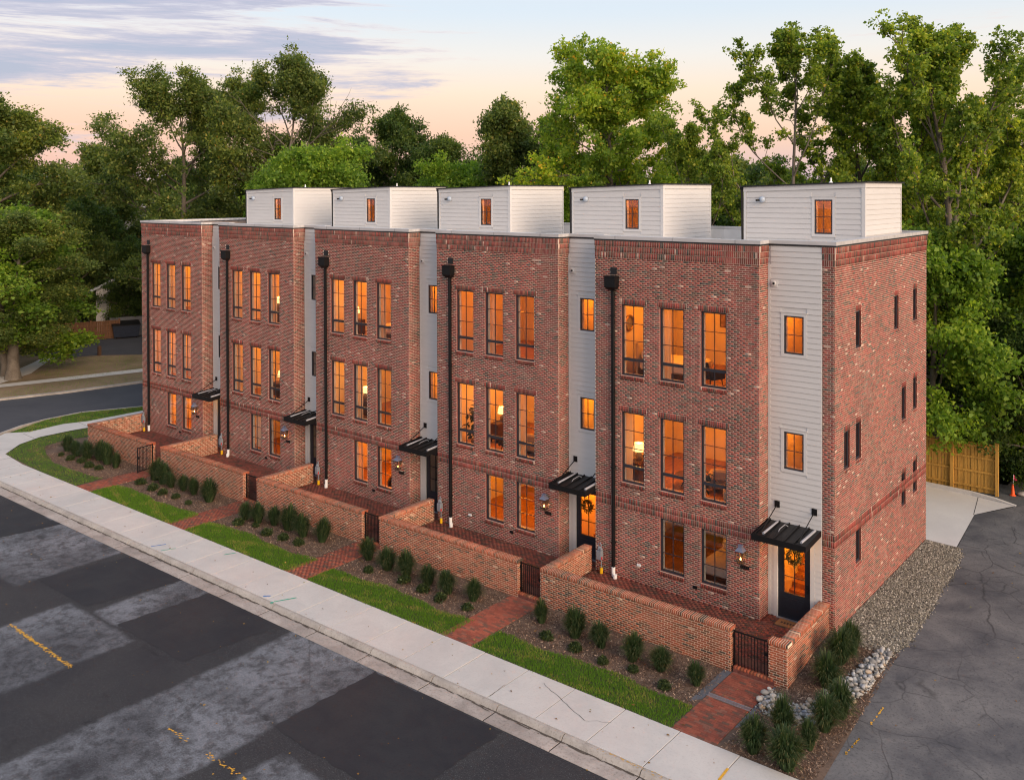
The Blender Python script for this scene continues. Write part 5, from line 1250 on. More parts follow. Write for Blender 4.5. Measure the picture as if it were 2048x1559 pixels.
# gravel strip and river pebbles
M['pebble'] = chipmat('gravel_pebble', [(0, (0.05, 0.045, 0.04)), (0.35, (0.16, 0.145, 0.115)), (0.75, (0.29, 0.26, 0.205)), (1, (0.52, 0.48, 0.41))])
def pebbles(name, n, seed, poly_fn, size, z):
    r = np.random.default_rng(seed); q = poly_fn(r, n); m = len(q)
    base = np.array([(1, 0, 0), (-1, 0, 0), (0, 1, 0), (0, -1, 0), (0, 0, 1), (0, 0, -1)], float)
    F0 = np.array([(0, 2, 4), (2, 1, 4), (1, 3, 4), (3, 0, 4), (2, 0, 5), (1, 2, 5), (3, 1, 5), (0, 3, 5)])
    s = r.uniform(*size, (m, 1)) * r.uniform(0.6, 1.2, (m, 3)); a = r.uniform(0, 6.28, m); ca, sa = np.cos(a), np.sin(a)
    V = base[None] * s[:, None, :]; V = V + r.normal(0, 0.15, V.shape) * s[:, None, :]
    X = V[..., 0] * ca[:, None] - V[..., 1] * sa[:, None]; Y = V[..., 0] * sa[:, None] + V[..., 1] * ca[:, None]
    V = np.stack([X + q[:, :1], Y + q[:, 1:2], V[..., 2] * 0.7 + z(q)[:, None]], -1)
    F = (F0[None] + (np.arange(m) * 6)[:, None, None]).reshape(-1, 3)
    o = link(name, np_mesh(name, V.reshape(-1, 3), F, M['pebble'], np.repeat(r.random(m), 8))); o['kind'] = 'stuff'; return o
def gmask(r, n):
    y = r.uniform(0.35, 10.5, n); t = r.random(n); xr_ = np.interp(y, [0.3, 1.3, 4.2, 6.0, 8.1, 10.0, 10.6], [3.95, 4.15, 4.05, 3.9, 3.85, 3.6, 3.4]) + r.normal(0, 0.07, n)
    return np.stack([2.19 + (xr_ - 2.19) * t, y], 1)
pebbles('gravel', 10500, 8, gmask, (0.022, 0.045), lambda q: 0.004 + 0 * q[:, 0])
M['river'] = None
def river_mat():
    m, nt, p = new_mat('river_stone'); r = N(nt, 'ShaderNodeObjectInfo').outputs['Random']
    c = ramp(nt, r, [(0, (0.15, 0.145, 0.145)), (0.25, (0.27, 0.26, 0.245)), (0.5, (0.38, 0.355, 0.32)), (0.7, (0.33, 0.24, 0.16)), (0.78, (0.23, 0.25, 0.29)), (1, (0.46, 0.44, 0.41))])
    tcn = N(nt, 'ShaderNodeTexCoord'); nz = N(nt, 'ShaderNodeTexNoise', i={'Scale': 3.0, 'Detail': 6.0}); L(nt, tcn.outputs['Object'], nz.inputs[0])
    L(nt, mix(nt, 0.5, c, ramp(nt, nz.outputs[0], [(0.3, (0.6,) * 3), (0.7, (1.3,) * 3)]), 'MULTIPLY'), p.inputs['Base Color']); p.inputs['Roughness'].default_value = 0.75; return m
M['river'] = river_mat()
STN = []
for s in range(6):
    bm = bmesh.new(); bmesh.ops.create_icosphere(bm, subdivisions=2, radius=1.0); rr = random.Random(s)
    ax = [Vector((rr.uniform(-1, 1), rr.uniform(-1, 1), rr.uniform(-1, 1))).normalized() for _ in range(7)]; am = [rr.uniform(0.10, 0.30) for _ in ax]
    for v in bm.verts:
        n = v.co.normalized()
        for a_, m_ in zip(ax, am):
            d_ = n.dot(a_)
            if d_ > 0.55: v.co -= a_ * (d_ - 0.55) * m_ * 2.2
    me = bpy.data.meshes.new('pebble'); bm.to_mesh(me); bm.free(); me.materials.append(M['river']); me.polygons.foreach_set('use_smooth', [True] * len(me.polygons)); STN.append(me)
pb = empty('pebble_bed', (2.8, -2.5, -0.34)); tag(pb, 'bed of pale river pebbles curving round the corner by the driveway', 'pebble bed')
band = np.array([(1.72, -3.15), (2.0, -3.75), (2.45, -3.95), (2.95, -3.55), (3.25, -2.75), (3.5, -1.9), (3.62, -1.0), (3.72, -0.2), (3.78, 0.5)]); bw = [0.20, 0.32, 0.36, 0.38, 0.36, 0.34, 0.29, 0.24, 0.15]
def bandmask(r, n):
    t = r.uniform(0, len(band) - 1.001, n); i = t.astype(int); f_ = (t - i)[:, None]; w_ = np.array(bw)
    c_ = band[i] * (1 - f_) + band[i + 1] * f_; ww = (w_[i] * (1 - f_[:, 0]) + w_[i + 1] * f_[:, 0])[:, None]
    q = c_ + r.uniform(-1, 1, (n, 2)) * ww * 1.08
    return q[(q[:, 0] > 1.68) & ~((q[:, 0] < 2.1) & (q[:, 1] > -2.85))]
M['pebble_save'] = M['pebble']; M['pebble'] = chipmat('pale_pebble', [(0, (0.12, 0.115, 0.11)), (0.5, (0.30, 0.285, 0.26)), (1, (0.44, 0.42, 0.39))])
pebbles('pebble_fill', 1500, 18, bandmask, (0.03, 0.06), lambda q: gz(q[:, 0], q[:, 1]) + 0.02)
M['pebble'] = M['pebble_save']
cnt = 0; placed = []
rp = random.Random(4)
for _ in range(6000):
    if cnt >= 290: break
    t = rp.uniform(0, len(band) - 1.001); i = int(t); f_ = t - i
    c = band[i] * (1 - f_) + band[i + 1] * f_; w_ = bw[i] * (1 - f_) + bw[i + 1] * f_
    x, y = c[0] + rp.uniform(-w_, w_), c[1] + rp.uniform(-w_, w_); s = rp.uniform(0.05, 0.10) * (1.35 if rp.random() < 0.10 else 1)
    if x < 1.66 or (x < 2.12 and y > -2.85): continue
    hit = [q for q in placed if (q[0] - x) ** 2 + (q[1] - y) ** 2 < ((q[2] + s) * 0.80) ** 2]
    up = 0.0
    if hit:
        if len(hit) > 2 or rp.random() < 0.5: continue
        up = 0.05
    placed.append((x, y, s)); cnt += 1
    o = link('pebble', STN[cnt % 6], pb); o.location = (x - 2.8, y + 2.5, float(gz(x, y)) + 0.34 + s * 0.35 + up); o.scale = (s * rp.uniform(0.9, 1.25), s * rp.uniform(0.75, 1.0), s * rp.uniform(0.55, 0.8)); o.rotation_euler = (rp.uniform(-0.3, 0.3), rp.uniform(-0.3, 0.3), rp.uniform(0, 6.28))
# two worn yellow dashes on the drive
V, F = flakes(0, 0.95, 0, 0.03, 20, 12)
for (x, y, a) in ((4.35, -4.6, 1.52), (4.42, -2.9, 1.52)):
    c, s = math.cos(a), math.sin(a); U = V.copy(); U[:, 0] = x + V[:, 0] * c - V[:, 1] * s; U[:, 1] = y + V[:, 0] * s + V[:, 1] * c; U[:, 2] = gz(U[:, 0], U[:, 1]) + 0.004
    o = link('drive_marking', np_mesh('drive_marking', U, F, M['yellowpaint'])); o['kind'] = 'structure'

# fallen leaves blown over lawns, pavement, beds and drive
M['litter'] = chipmat('fallen_leaf', [(0, (0.10, 0.05, 0.02)), (0.5, (0.25, 0.13, 0.03)), (0.85, (0.38, 0.24, 0.05)), (1, (0.20, 0.20, 0.06))])
def litter(n, seed):
    r = np.random.default_rng(seed); x = r.uniform(-38, 10, n); y = np.where(r.random(n) < 0.55, r.uniform(-9.0, -3.0, n), r.uniform(-16, -8.3, n))
    y = np.where(x > 4.3, r.uniform(-6, 14, n), y)
    z = np.where(x > 4.3, gz(x, y) - 0.004, np.where(y > sy(-6.36, x), -0.33, np.where(y > sy(-8.26, x), -0.352, -0.478)))
    keep = (x > 4.3) | ((y < sy(-3.0, x)) & ~((y > sy(-9.03, x)) & (y < sy(-8.26, x)))) ; z = np.where((y < sy(-9.03, x)) & (x <= 4.3), -0.49, z)
    q = np.stack([x, y, z], 1)[keep]; V, F = leaf_quads(q, r, 0.07, 0.045, up=3.0); base_ = np.repeat(q[:, 2], 4); V[:, 2] = base_ + np.clip(V[:, 2] - base_, 0.0, 0.025) + 0.003
    o = link('leaf_litter', np_mesh('leaf_litter', V, F, M['litter'], r.random(len(F)))); o['kind'] = 'stuff'
litter(520, 33)
# ------------------------------------------------------------------ trees
M['bark'] = speck('bark', (0.10, 0.082, 0.066), (0.17, 0.145, 0.12), (0.05, 0.04, 0.033), 1.5, 0.9, 0.6)
GREENS = {
    'deep':   [(0, (0.016, 0.034, 0.010)), (0.6, (0.036, 0.062, 0.016)), (1, (0.075, 0.100, 0.025))],
    'oak':    [(0, (0.022, 0.038, 0.012)), (0.55, (0.050, 0.072, 0.018)), (0.93, (0.090, 0.105, 0.026)), (1, (0.15, 0.085, 0.03))],
    'bright': [(0, (0.035, 0.070, 0.010)), (0.6, (0.075, 0.125, 0.016)), (1, (0.135, 0.175, 0.026))],
    'tulip':  [(0, (0.034, 0.064, 0.010)), (0.5, (0.072, 0.112, 0.015)), (0.92, (0.125, 0.155, 0.022)), (1, (0.24, 0.13, 0.022))],
    'poplar': [(0, (0.030, 0.055, 0.010)), (0.55, (0.070, 0.100, 0.015)), (0.94, (0.125, 0.145, 0.022)), (1, (0.25, 0.14, 0.02))]}
for g, st in GREENS.items(): M['leaf_' + g] = leaf_mat('leaf_' + g, st, 0.5, 0.5, gain={'deep': 1.9, 'oak': 2.5, 'bright': 2.4, 'tulip': 2.8, 'poplar': 3.0}[g])

class Skel:
    def __init__(s, seed): s.r = np.random.default_rng(seed); s.V = []; s.F = []; s.n = 0; s.tips = []
    def tube(s, P, R, k):
        P = np.array(P); R = np.array(R); m = len(P); d = np.gradient(P, axis=0); d /= np.linalg.norm(d, axis=1)[:, None] + 1e-9
        a = np.cross(d, [0.3, 0.1, 1.0]); a /= np.linalg.norm(a, axis=1)[:, None] + 1e-9; b = np.cross(d, a)
        t = np.arange(k) * 2 * math.pi / k
        V = P[:, None] + (a[:, None] * np.cos(t)[None, :, None] + b[:, None] * np.sin(t)[None, :, None]) * R[:, None, None]
        i = np.arange(m - 1)[:, None] * k; j = np.arange(k)[None]; jn = (j + 1) % k
        F = np.stack([i + j, i + jn, i + k + jn, i + k + j], -1).reshape(-1, 4) + s.n
        s.V.append(V.reshape(-1, 3)); s.F.append(F); s.n += m * k
    def path(s, p, d, ln, n, wob, up):
        P = [np.array(p, float)]; d = np.array(d, float)
        for i in range(n):
            d = d + s.r.normal(0, wob, 3) + np.array([0, 0, up]); d /= np.linalg.norm(d); P.append(P[-1] + d * ln / n)
        return np.array(P)

def leaf_tris(C, rg, length, width):
    n = len(C); d = rg.normal(0, 1, (n, 3)); d /= np.linalg.norm(d, axis=1)[:, None]
    nn = rg.normal(0, 1, (n, 3)); nn[:, 2] += 1.0; s = np.cross(d, nn); s /= np.linalg.norm(s, axis=1)[:, None] + 1e-9
    k = (1 + rg.normal(0, 0.3, n)).clip(0.5, 1.8)[:, None]
    V = np.stack([C - s * width * 0.62 * k, C + s * width * 0.62 * k, C + d * length * k], 1).reshape(-1, 3)
    return V, np.arange(3 * n).reshape(n, 3)

def tree_mesh(seed, H, spread, base=0.25, limbs=22, ang=(70, 35), prof='oval', leaf=(0.34, 0.22), green='oak', twigs=6, per=46, tr=0.35, up=0.05, clump=0.55, trunk_lean=0.02, fork=1, sub=7, gap=0.0, top_tone=0.0, bare=0, wander=0.62, den=1.9, ls=0.62, flean=0.16, blf=0.36, tri=False):
    """tapered trunk, limbs, branches and twigs; leaves sit along the outer branches.  Returns (wood mesh, crown mesh)"""
    S = Skel(seed); r = S.r; C = []; T = []
    trunks = []
    for f in range(fork):
        lean = r.normal(0, trunk_lean, 2) + (np.array([math.cos(f * 2.4 + seed), math.sin(f * 2.4 + seed)]) * flean if fork > 1 else 0)
        P = S.path((0, 0, -0.3), (lean[0], lean[1], 1), H * (0.97 if f == 0 else r.uniform(0.8, 0.95)), 12, 0.035, 0.05)
        R = tr * (1 - np.linspace(0, 1, 13) ** 0.85) + 0.03; R[0] *= 1.35
        S.tube(P, R, 8); trunks.append((P, R))
    def prof_f(t):
        if prof == 'oval': return math.sin(math.pi * min(1, (t * 0.86 + 0.14))) ** 0.65
        if prof == 'spread': return (0.55 + 0.45 * math.sin(math.pi * (t * 0.8 + 0.1))) if t < 0.8 else 0.95 - (t - 0.8) * 2.6
        if prof == 'dome': return (0.72 + 0.28 * math.sin(math.pi * min(1, t * 1.1))) if t < 0.55 else math.sqrt(max(0.05, 1 - ((t - 0.55) / 0.5) ** 2 * 0.8))
        if prof == 'spire': return (1 - t) ** 0.55 * 0.95 + 0.12
        return math.sqrt(max(0.02, 1 - (2 * t - 0.9) ** 2 * 0.8))
    for li in range(limbs * fork):
        P, R = trunks[li % fork]; t = (li // fork + r.uniform(0.1, 0.9)) / limbs
        z = base + (0.97 - base) * t; i = min(11, int(z * 12)); p = P[i] + (P[i + 1] - P[i]) * (z * 12 - i)
        if r.random() < gap: continue
        az = li * 2.39996 + r.normal(0, 0.3); a = rad(ang[0] + (ang[1] - ang[0]) * t + r.normal(0, 7))
        d = np.array([math.cos(az) * math.sin(a), math.sin(az) * math.sin(a), math.cos(a)])
        ln = spread * prof_f(t) * r.uniform(0.78, 1.18)
        LP = S.path(p, d, ln, 7, 0.09, up); r0 = max(0.03, min(R[i] * 0.6, 0.028 * ln + 0.02))
        S.tube(LP, r0 * (1 - np.linspace(0, 1, 8) ** 0.9 * 0.88), 5)
        tone_l = r.normal(0.5, 0.16)
        dead = bare and r.random() < bare
        for bi in range(sub):
            u = 0.30 + 0.70 * (bi + r.random()) / sub; i2 = min(6, int(u * 7)); q = LP[i2] + (LP[i2 + 1] - LP[i2]) * (u * 7 - i2)
            bd = (LP[i2 + 1] - LP[i2]); bd /= np.linalg.norm(bd); bd = bd + r.normal(0, wander, 3) + [0, 0, up * 3]; bd /= np.linalg.norm(bd)
            bl = ln * blf * r.uniform(0.6, 1.25) * (1.15 - u * 0.45) + 0.35
            BP = S.path(q, bd, bl, 4, 0.16, up * 1.2)
            S.tube(BP, np.linspace(r0 * 0.32 + 0.008, 0.007, 5), 3)
            if dead: continue
            tone_b = tone_l + r.normal(0, 0.10)
            for ti in range(twigs):
                v = r.uniform(0.25, 1.05); i3 = min(3, int(v * 4)); c = BP[i3] + (BP[i3 + 1] - BP[i3]) * (v * 4 - i3)
                n = max(3, int(per * den * r.uniform(0.6, 1.4)))
                c = c + r.normal(0, clump * 0.45, 3)
                cc = c + r.normal(0, 1, (n, 3)) * clump * np.array([0.52, 0.52, 0.36])
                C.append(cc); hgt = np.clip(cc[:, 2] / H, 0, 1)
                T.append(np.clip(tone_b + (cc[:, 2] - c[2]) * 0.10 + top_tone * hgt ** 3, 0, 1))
    C = np.concatenate(C); T = np.concatenate(T)
    zs = H / np.percentile(C[:, 2], 99.8)
    C[:, 2] *= zs
    if tri: V, F = leaf_tris(C, r, leaf[0] * ls, leaf[1] * ls)
    else: V, F = leaf_quads(C, r, leaf[0] * ls, leaf[1] * ls)
    rn = r.random(len(F)) * 0.97 + (T > 0.86) * r.random(len(F)) * 0.03
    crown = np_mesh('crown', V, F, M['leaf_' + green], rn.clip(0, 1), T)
    wood = np_mesh('trunk', np.concatenate(S.V) * [1, 1, zs], np.concatenate(S.F), M['bark'], smooth=True)
    return wood, crown

def put_tree(name, meshes, loc, label, group=None, rz=0.0, sc=1.0, cat='tree'):
    o = empty(name, (loc[0], loc[1], loc[2] if len(loc) > 2 else -0.4), rz); o.scale = (sc,) * 3 if isinstance(sc, (int, float)) else sc
    tag(o, label, cat, group); link('trunk', meshes[0], o); link('crown', meshes[1], o); return o

BG = 'trees behind the houses'
TREES = {
 'edge':  tree_mesh(11, 22.6, 5.6, 0.16, 26, (82, 40), 'spread', (0.42, 0.25), 'oak', 6, 26, 0.62, 0.02, 0.75, sub=8, gap=0.08, tri=True, den=3.4, ls=0.52),
 'oakA':  tree_mesh(12, 25.6, 9.2, 0.20, 26, (84, 30), 'spread', (0.42, 0.24), 'oak', 6, 25, 0.55, 0.03, 0.75, sub=8, gap=0.10, bare=0.10, tri=True, den=3.4, ls=0.52),
 'oakB':  tree_mesh(13, 26.8, 8.2, 0.30, 22, (72, 22), 'spread', (0.42, 0.24), 'oak', 6, 24, 0.50, 0.05, 0.75, fork=1, sub=8, gap=0.20, bare=0.12, tri=True, den=3.4, ls=0.52),
 'round': tree_mesh(14, 18.0, 5.6, 0.18, 24, (80, 30), 'round', (0.38, 0.24), 'bright', 6, 22, 0.32, 0.03, 0.7, sub=7, tri=True, den=3.4, ls=0.52),
 'darkA': tree_mesh(15, 23.5, 6.0, 0.20, 26, (72, 30), 'oval', (0.50, 0.30), 'deep', 5, 24, 0.40, 0.05, 0.8, sub=7, tri=True, den=3.4, ls=0.52),
 'midA':  tree_mesh(16, 22.0, 4.8, 0.20, 26, (66, 24), 'spire', (0.40, 0.27), 'oak', 6, 24, 0.35, 0.06, 0.62, sub=7, tri=True, den=3.4, ls=0.52),
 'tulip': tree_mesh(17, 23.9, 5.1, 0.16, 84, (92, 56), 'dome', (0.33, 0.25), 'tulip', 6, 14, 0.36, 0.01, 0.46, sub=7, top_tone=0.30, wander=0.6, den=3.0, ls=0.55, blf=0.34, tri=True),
 'popA':  tree_mesh(18, 23.4, 7.6, 0.34, 13, (58, 24), 'oval', (0.30, 0.24), 'poplar', 6, 11, 0.22, 0.13, 0.24, sub=15, wander=0.75, den=2.5, ls=0.50, blf=0.19),
 'popB':  tree_mesh(19, 22.3, 7.8, 0.26, 20, (62, 22), 'oval', (0.31, 0.25), 'poplar', 6, 12, 0.30, 0.13, 0.26, sub=15, wander=0.75, den=2.5, ls=0.50, blf=0.20),
 'popC':  tree_mesh(20, 22.9, 8.4, 0.20, 24, (66, 22), 'oval', (0.31, 0.25), 'poplar', 6, 13, 0.34, 0.12, 0.28, sub=15, wander=0.75, den=2.5, ls=0.50, blf=0.21),
 'low':   tree_mesh(21, 12.5, 4.2, 0.14, 22, (82, 30), 'round', (0.30, 0.21), 'bright', 6, 24, 0.22, 0.03, 0.55, sub=7),
 'dense': tree_mesh(22, 11.0, 4.0, 0.05, 26, (86, 30), 'round', (0.30, 0.20), 'deep', 6, 26, 0.20, 0.02, 0.6, sub=7),
 'fillA': tree_mesh(23, 16.5, 5.8, 0.10, 24, (84, 28), 'round', (0.52, 0.32), 'deep', 5, 22, 0.30, 0.03, 0.85, sub=7, tri=True, den=3.4, ls=0.52),
 'fillB': tree_mesh(24, 17.0, 5.2, 0.10, 24, (78, 25), 'oval', (0.50, 0.32), 'oak', 5, 22, 0.30, 0.04, 0.8, sub=7, tri=True, den=3.4, ls=0.52),
}
T_ = TREES
put_tree('oak_tree', T_['edge'], (-74.9, 5.6), 'large oak at the left edge of the picture, leaning over the path', BG, 1.9, (1.15, 1.15, 1.0))
put_tree('oak_tree', T_['edge'], (-61.4, 2.2), 'thick-trunked oak standing by the far pavement on the left', BG, 2.1, (0.80, 0.80, 0.56))
put_tree('leafy_tree', T_['low'], (-63.0, 2.4), 'low hanging yellow-green tree over the far pavement at the left edge', BG, 1.1, (1.6, 1.6, 1.1))
put_tree('oak_tree', T_['oakA'], (-65.6, 19.2), 'broad spreading oak behind the left end of the row', BG, 1.0)
put_tree('oak_tree', T_['oakB'], (-56.5, 22.8), 'tall open-crowned oak with bare limbs behind the leftmost stair house', BG, 0.0)
put_tree('oak_tree', T_['oakB'], (-63.0, 25.0), 'tall oak between the broad oak and the open-crowned oak', BG, 2.6, 0.95)
put_tree('round_tree', T_['round'], (-45.0, 19.0), 'rounded bright green tree behind the second stair house', BG, 0.6)
put_tree('round_tree', T_['round'], (-49.5, 17.0), 'light green tree below the tall oaks on the left', BG, 2.2, 0.92)
put_tree('dark_tree', T_['darkA'], (-64.6, 45.2), 'dark domed tree in the gap left of the centre', BG, 0.3)
put_tree('dark_tree', T_['darkA'], (-57.5, 46.0), 'lower dark tree to the right of the dark domed tree', BG, 2.9, 0.86)
put_tree('round_tree', T_['round'], (-42.2, 32.0), 'small bright tree behind the middle stair house', BG, 4.0, 0.95)
put_tree('pointed_tree', T_['midA'], (-37.3, 33.5), 'pointed green tree left of the golden tree', BG, 0.2)
put_tree('pointed_tree', T_['midA'], (-33.0, 34.5), 'shorter green tree between the pointed tree and the golden tree', BG, 2.0, 0.92)
put_tree('golden_tree', T_['tulip'], (-22.1, 24.6), 'tall oval tree turning gold behind the fourth house', BG, 0.5)
put_tree('slender_tree', T_['popA'], (-7.4, 18.8), 'tall slender open tree behind the rightmost stair house', BG, 1.2)
put_tree('slender_tree', T_['popA'], (-10.6, 18.6), 'shorter slender open tree left of the tall slender tree', BG, 3.6, 0.77)
put_tree('poplar_tree', T_['popB'], (-4.2, 23.6), 'spire-topped green tree to the right of the slender open tree', BG, 0.8)
put_tree('poplar_tree', T_['popC'], (0.4, 22.4), 'tallest spire-topped tree at the right, above the yellow fence', BG, 0.0)
put_tree('poplar_tree', T_['popB'], (2.2, 31.5), 'spire-topped tree at the right edge of the picture', BG, 3.0, 0.88)
put_tree('poplar_tree', T_['popC'], (-2.4, 30.0), 'leafy tree filling the gap between the two right spire-topped trees', BG, 2.0, 0.84)
put_tree('leafy_tree', T_['low'], (0.6, 19.0), 'low bright leafy tree behind the corner of the red side wall', BG, 0.7, 1.0)
put_tree('leafy_tree', T_['low'], (5.2, 24.5), 'low bright leafy tree at the right edge above the dark hedge', BG, 2.2, 1.05)
put_tree('dense_shrub', T_['dense'], (-76.4, 19.6), 'dark bush in front of the pale house beside the dumpster', 'dark bushes by the parking lot', 0.9, 0.62, 'bush')
put_tree('dense_shrub', T_['dense'], (4.2, 21.0), 'dark dense bush to the right of the yellow fence', 'dark undergrowth behind the fence', 0.0, 0.75, 'bush')
put_tree('dense_shrub', T_['dense'], (-1.5, 23.5), 'dark dense bush behind the yellow fence', 'dark undergrowth behind the fence', 1.2, 0.8, 'bush')
put_tree('dense_shrub', T_['dense'], (6.5, 27.0), 'dark dense bush at the right edge behind the driveway', 'dark undergrowth behind the fence', 2.5, 1.0, 'bush')
put_tree('dense_shrub', T_['dense'], (2.6, 29.0), 'tall dark bush deep behind the yellow fence', 'dark undergrowth behind the fence', 4.0, 1.15, 'bush')
# woodland further back, closing the horizon
FARL = [('fillA', -96, 24, 0.9, 'far dark tree at the left, in the gap beside the edge oak'), ('fillB', -88, 30, 0.80, 'far olive tree in the left gap'), ('fillA', -83.5, 17, 0.85, 'dark tree behind the left fence'), ('fillB', -80.5, 16.0, 0.72, 'olive tree behind the left fence near the edge oak'), ('fillA', -77.2, 21.2, 0.58, 'dark bushy tree in front of the pale house at the left'),
        ('fillA', -76, 40, 1.05, 'far dark tree behind the broad oak'), ('fillB', -70, 33, 0.9, 'olive tree filling in under the broad oak'), ('fillA', -58, 34, 0.85, 'dark tree filling in under the open oak'), ('fillB', -52, 38, 0.9, 'olive tree behind the second stair house'),
        ('fillA', -48, 48, 1.0, 'far dark tree behind the middle stair house'), ('fillB', -36, 46, 0.95, 'far olive tree behind the pointed tree'), ('fillA', -28, 38, 0.88, 'dark tree behind the golden tree'), ('fillB', -24, 46, 1.0, 'far olive tree right of the golden tree'),
        ('fillA', -18.5, 37, 0.96, 'dark tree between the golden and the slender tree'), ('fillB', -13, 33, 0.88, 'olive tree under the slender open tree'), ('fillA', -9, 42, 0.95, 'far dark tree behind the slender open tree'), ('fillB', -3, 44, 1.0, 'far olive tree behind the spire-topped trees'),
        ('fillA', 5, 46, 1.1, 'far dark tree at the right edge'), ('fillB', 9, 40, 1.0, 'olive tree outside the driveway at the right edge'), ('fillA', -81, 33, 0.8, 'dark bushy tree behind the pale house at the left'), ('fillB', -93, 6, 1.0, 'olive tree at the far left edge behind the path'), ('fillA', -82, 0, 1.0, 'dark tree at the far left edge')]
for i, (k_, x, y, s, lab) in enumerate(FARL):
    put_tree('woodland_tree', T_[k_], (x, y), lab, 'woodland behind the row', i * 1.7, s)
far = []
for i in range(15):
    a = rad(-72 + i * 4.4); R0 = 135 + 22 * math.sin(i * 2.3)
    x, y = 12 + R0 * math.sin(a), -27 + R0 * math.cos(a)
    if (x > 16): continue
    o = put_tree('woodland_tree', T_['fillA' if i % 2 else 'fillB'], (x, y), 'distant tree of the wood that closes the horizon', 'distant wood', i * 2.1, 1.15)
# ------------------------------------------------------------------ fences, neighbours, small things
M['cedar'] = plain('new_cedar', (0.45, 0.245, 0.05), 0.75, 0.30, 3.0, stretch=(5, 5, 0.5), bump=0.2)
M['oldfence'] = plain('stained_fence', (0.13, 0.060, 0.028), 0.8, 0.35, 2.0, stretch=(4, 4, 0.5))
def fence(name, a, b, h, mat, label, pick=0.14, posts=2, face=1, rails=(0.12, 0.42, 0.70, 0.93), z0=0.0, cap=True):
    a, b = Vector((*a, 0)), Vector((*b, 0)); ln = (b - a).length; d = (b - a) / ln
    F = empty(name, (a.x, a.y, z0), math.atan2(d.y, d.x)); tag(F, label, 'fence')
    n = int(ln / pick)
    for i in range(n):
        x = i * pick; j = random.uniform(-0.01, 0.01)
        w = pick - 0.012; yo = 0.022 if i % 2 else 0.0
        MB().box(x, yo, 0.03, x + w, yo + 0.02, h - 0.06 + j).build('picket', mat, F)
    for q in rails: MB().box(0, -0.042 * face if face > 0 else 0.045, h * q - 0.045, ln, -0.002 if face > 0 else 0.085, h * q + 0.045).build('rail', mat, F)
    for i in range(posts):
        x = ln * i / (posts - 1); MB().box(x - 0.065, -0.13, -0.1, x + 0.065, -0.001, h + 0.05).build('post', mat, F)
        MB().box(x - 0.09, -0.155, h + 0.05, x + 0.09, 0.02, h + 0.085).build('post_cap', mat, F)
    if cap: MB().box(-0.02, -0.045, h - 0.055, ln + 0.02, 0.06, h - 0.015).build('cap_rail', mat, F)
    return F
fence('wood_fence', (-4.3, 17.95), (3.22, 18.05), 2.28, M['cedar'], 'new golden board fence at the right, behind the concrete apron', posts=5)
fence('wood_fence', (-75.9, 12.4), (-74.1, 17.2), 1.85, M['oldfence'], 'reddish board fence at the far side of the parking lot', pick=0.16, posts=3, z0=-0.4, cap=False)
fence('wood_fence', (-80.0, 1.6), (-75.95, 12.2), 1.85, M['oldfence'], 'dark board fence behind the edge oak at the far left', pick=0.18, posts=5, z0=-0.4, cap=False)

cn_ = empty('marker_cone', (3.75, 18.55, 0.0)); tag(cn_, 'small orange marker cone with a pink flag beside the golden fence', 'cone')
MB().lathe((0, 0, 0.0), [(0.13, 0), (0.13, 0.03), (0.085, 0.04), (0.06, 0.30), (0.035, 0.52)], 12).build('cone_body', plain('cone_orange', (0.75, 0.10, 0.02), 0.5, 0.05), cn_)
MB().tube([(0.02, 0, 0.5), (0.03, 0, 0.95)], 0.010, 5).build('flag_stick', M['pvc'], cn_)
MB().hexa([(0.03, 0, 0.70), (0.17, 0.03, 0.70), (0.17, 0.035, 0.70), (0.03, 0.005, 0.70)], [(0.03, 0, 0.95), (0.10, 0.03, 0.86), (0.10, 0.035, 0.86), (0.03, 0.005, 0.95)]).build('flag', plain('flag_pink', (0.85, 0.03, 0.15), 0.6, 0.05), cn_)
rk = link('rock', STN[2]); rk.location = (4.1, 18.75, 0.08); rk.scale = (0.22, 0.16, 0.13); tag(rk, 'pale rock lying beside the marker cone', 'rock')

# shed roof in the undergrowth
sh = empty('garden_shed', (1.8, 31.0, 0), 0.25); tag(sh, 'brown shed half hidden in the dark undergrowth behind the fence', 'shed')
MB().box(-2.2, -1.6, -0.4, 2.2, 1.6, 2.6).build('shed_wall', M['oldfence'], sh)
MB().hexa([(-2.6, -2.0, 2.5), (2.6, -2.0, 2.5), (2.6, 0, 3.7), (-2.6, 0, 3.7)], [(-2.6, -2.0, 2.62), (2.6, -2.0, 2.62), (2.6, 0, 3.82), (-2.6, 0, 3.82)]).hexa([(-2.6, 0, 3.7), (2.6, 0, 3.7), (2.6, 2.0, 2.5), (-2.6, 2.0, 2.5)], [(-2.6, 0, 3.82), (2.6, 0, 3.82), (2.6, 2.0, 2.62), (-2.6, 2.0, 2.62)]).build('shed_roof', plain('shed_shingle', (0.12, 0.08, 0.06), 0.9, 0.3, 5), sh)
MB().box(-0.5, -1.63, 0.0, 0.5, -1.601, 2.0).build('shed_door', M['wood'], sh)

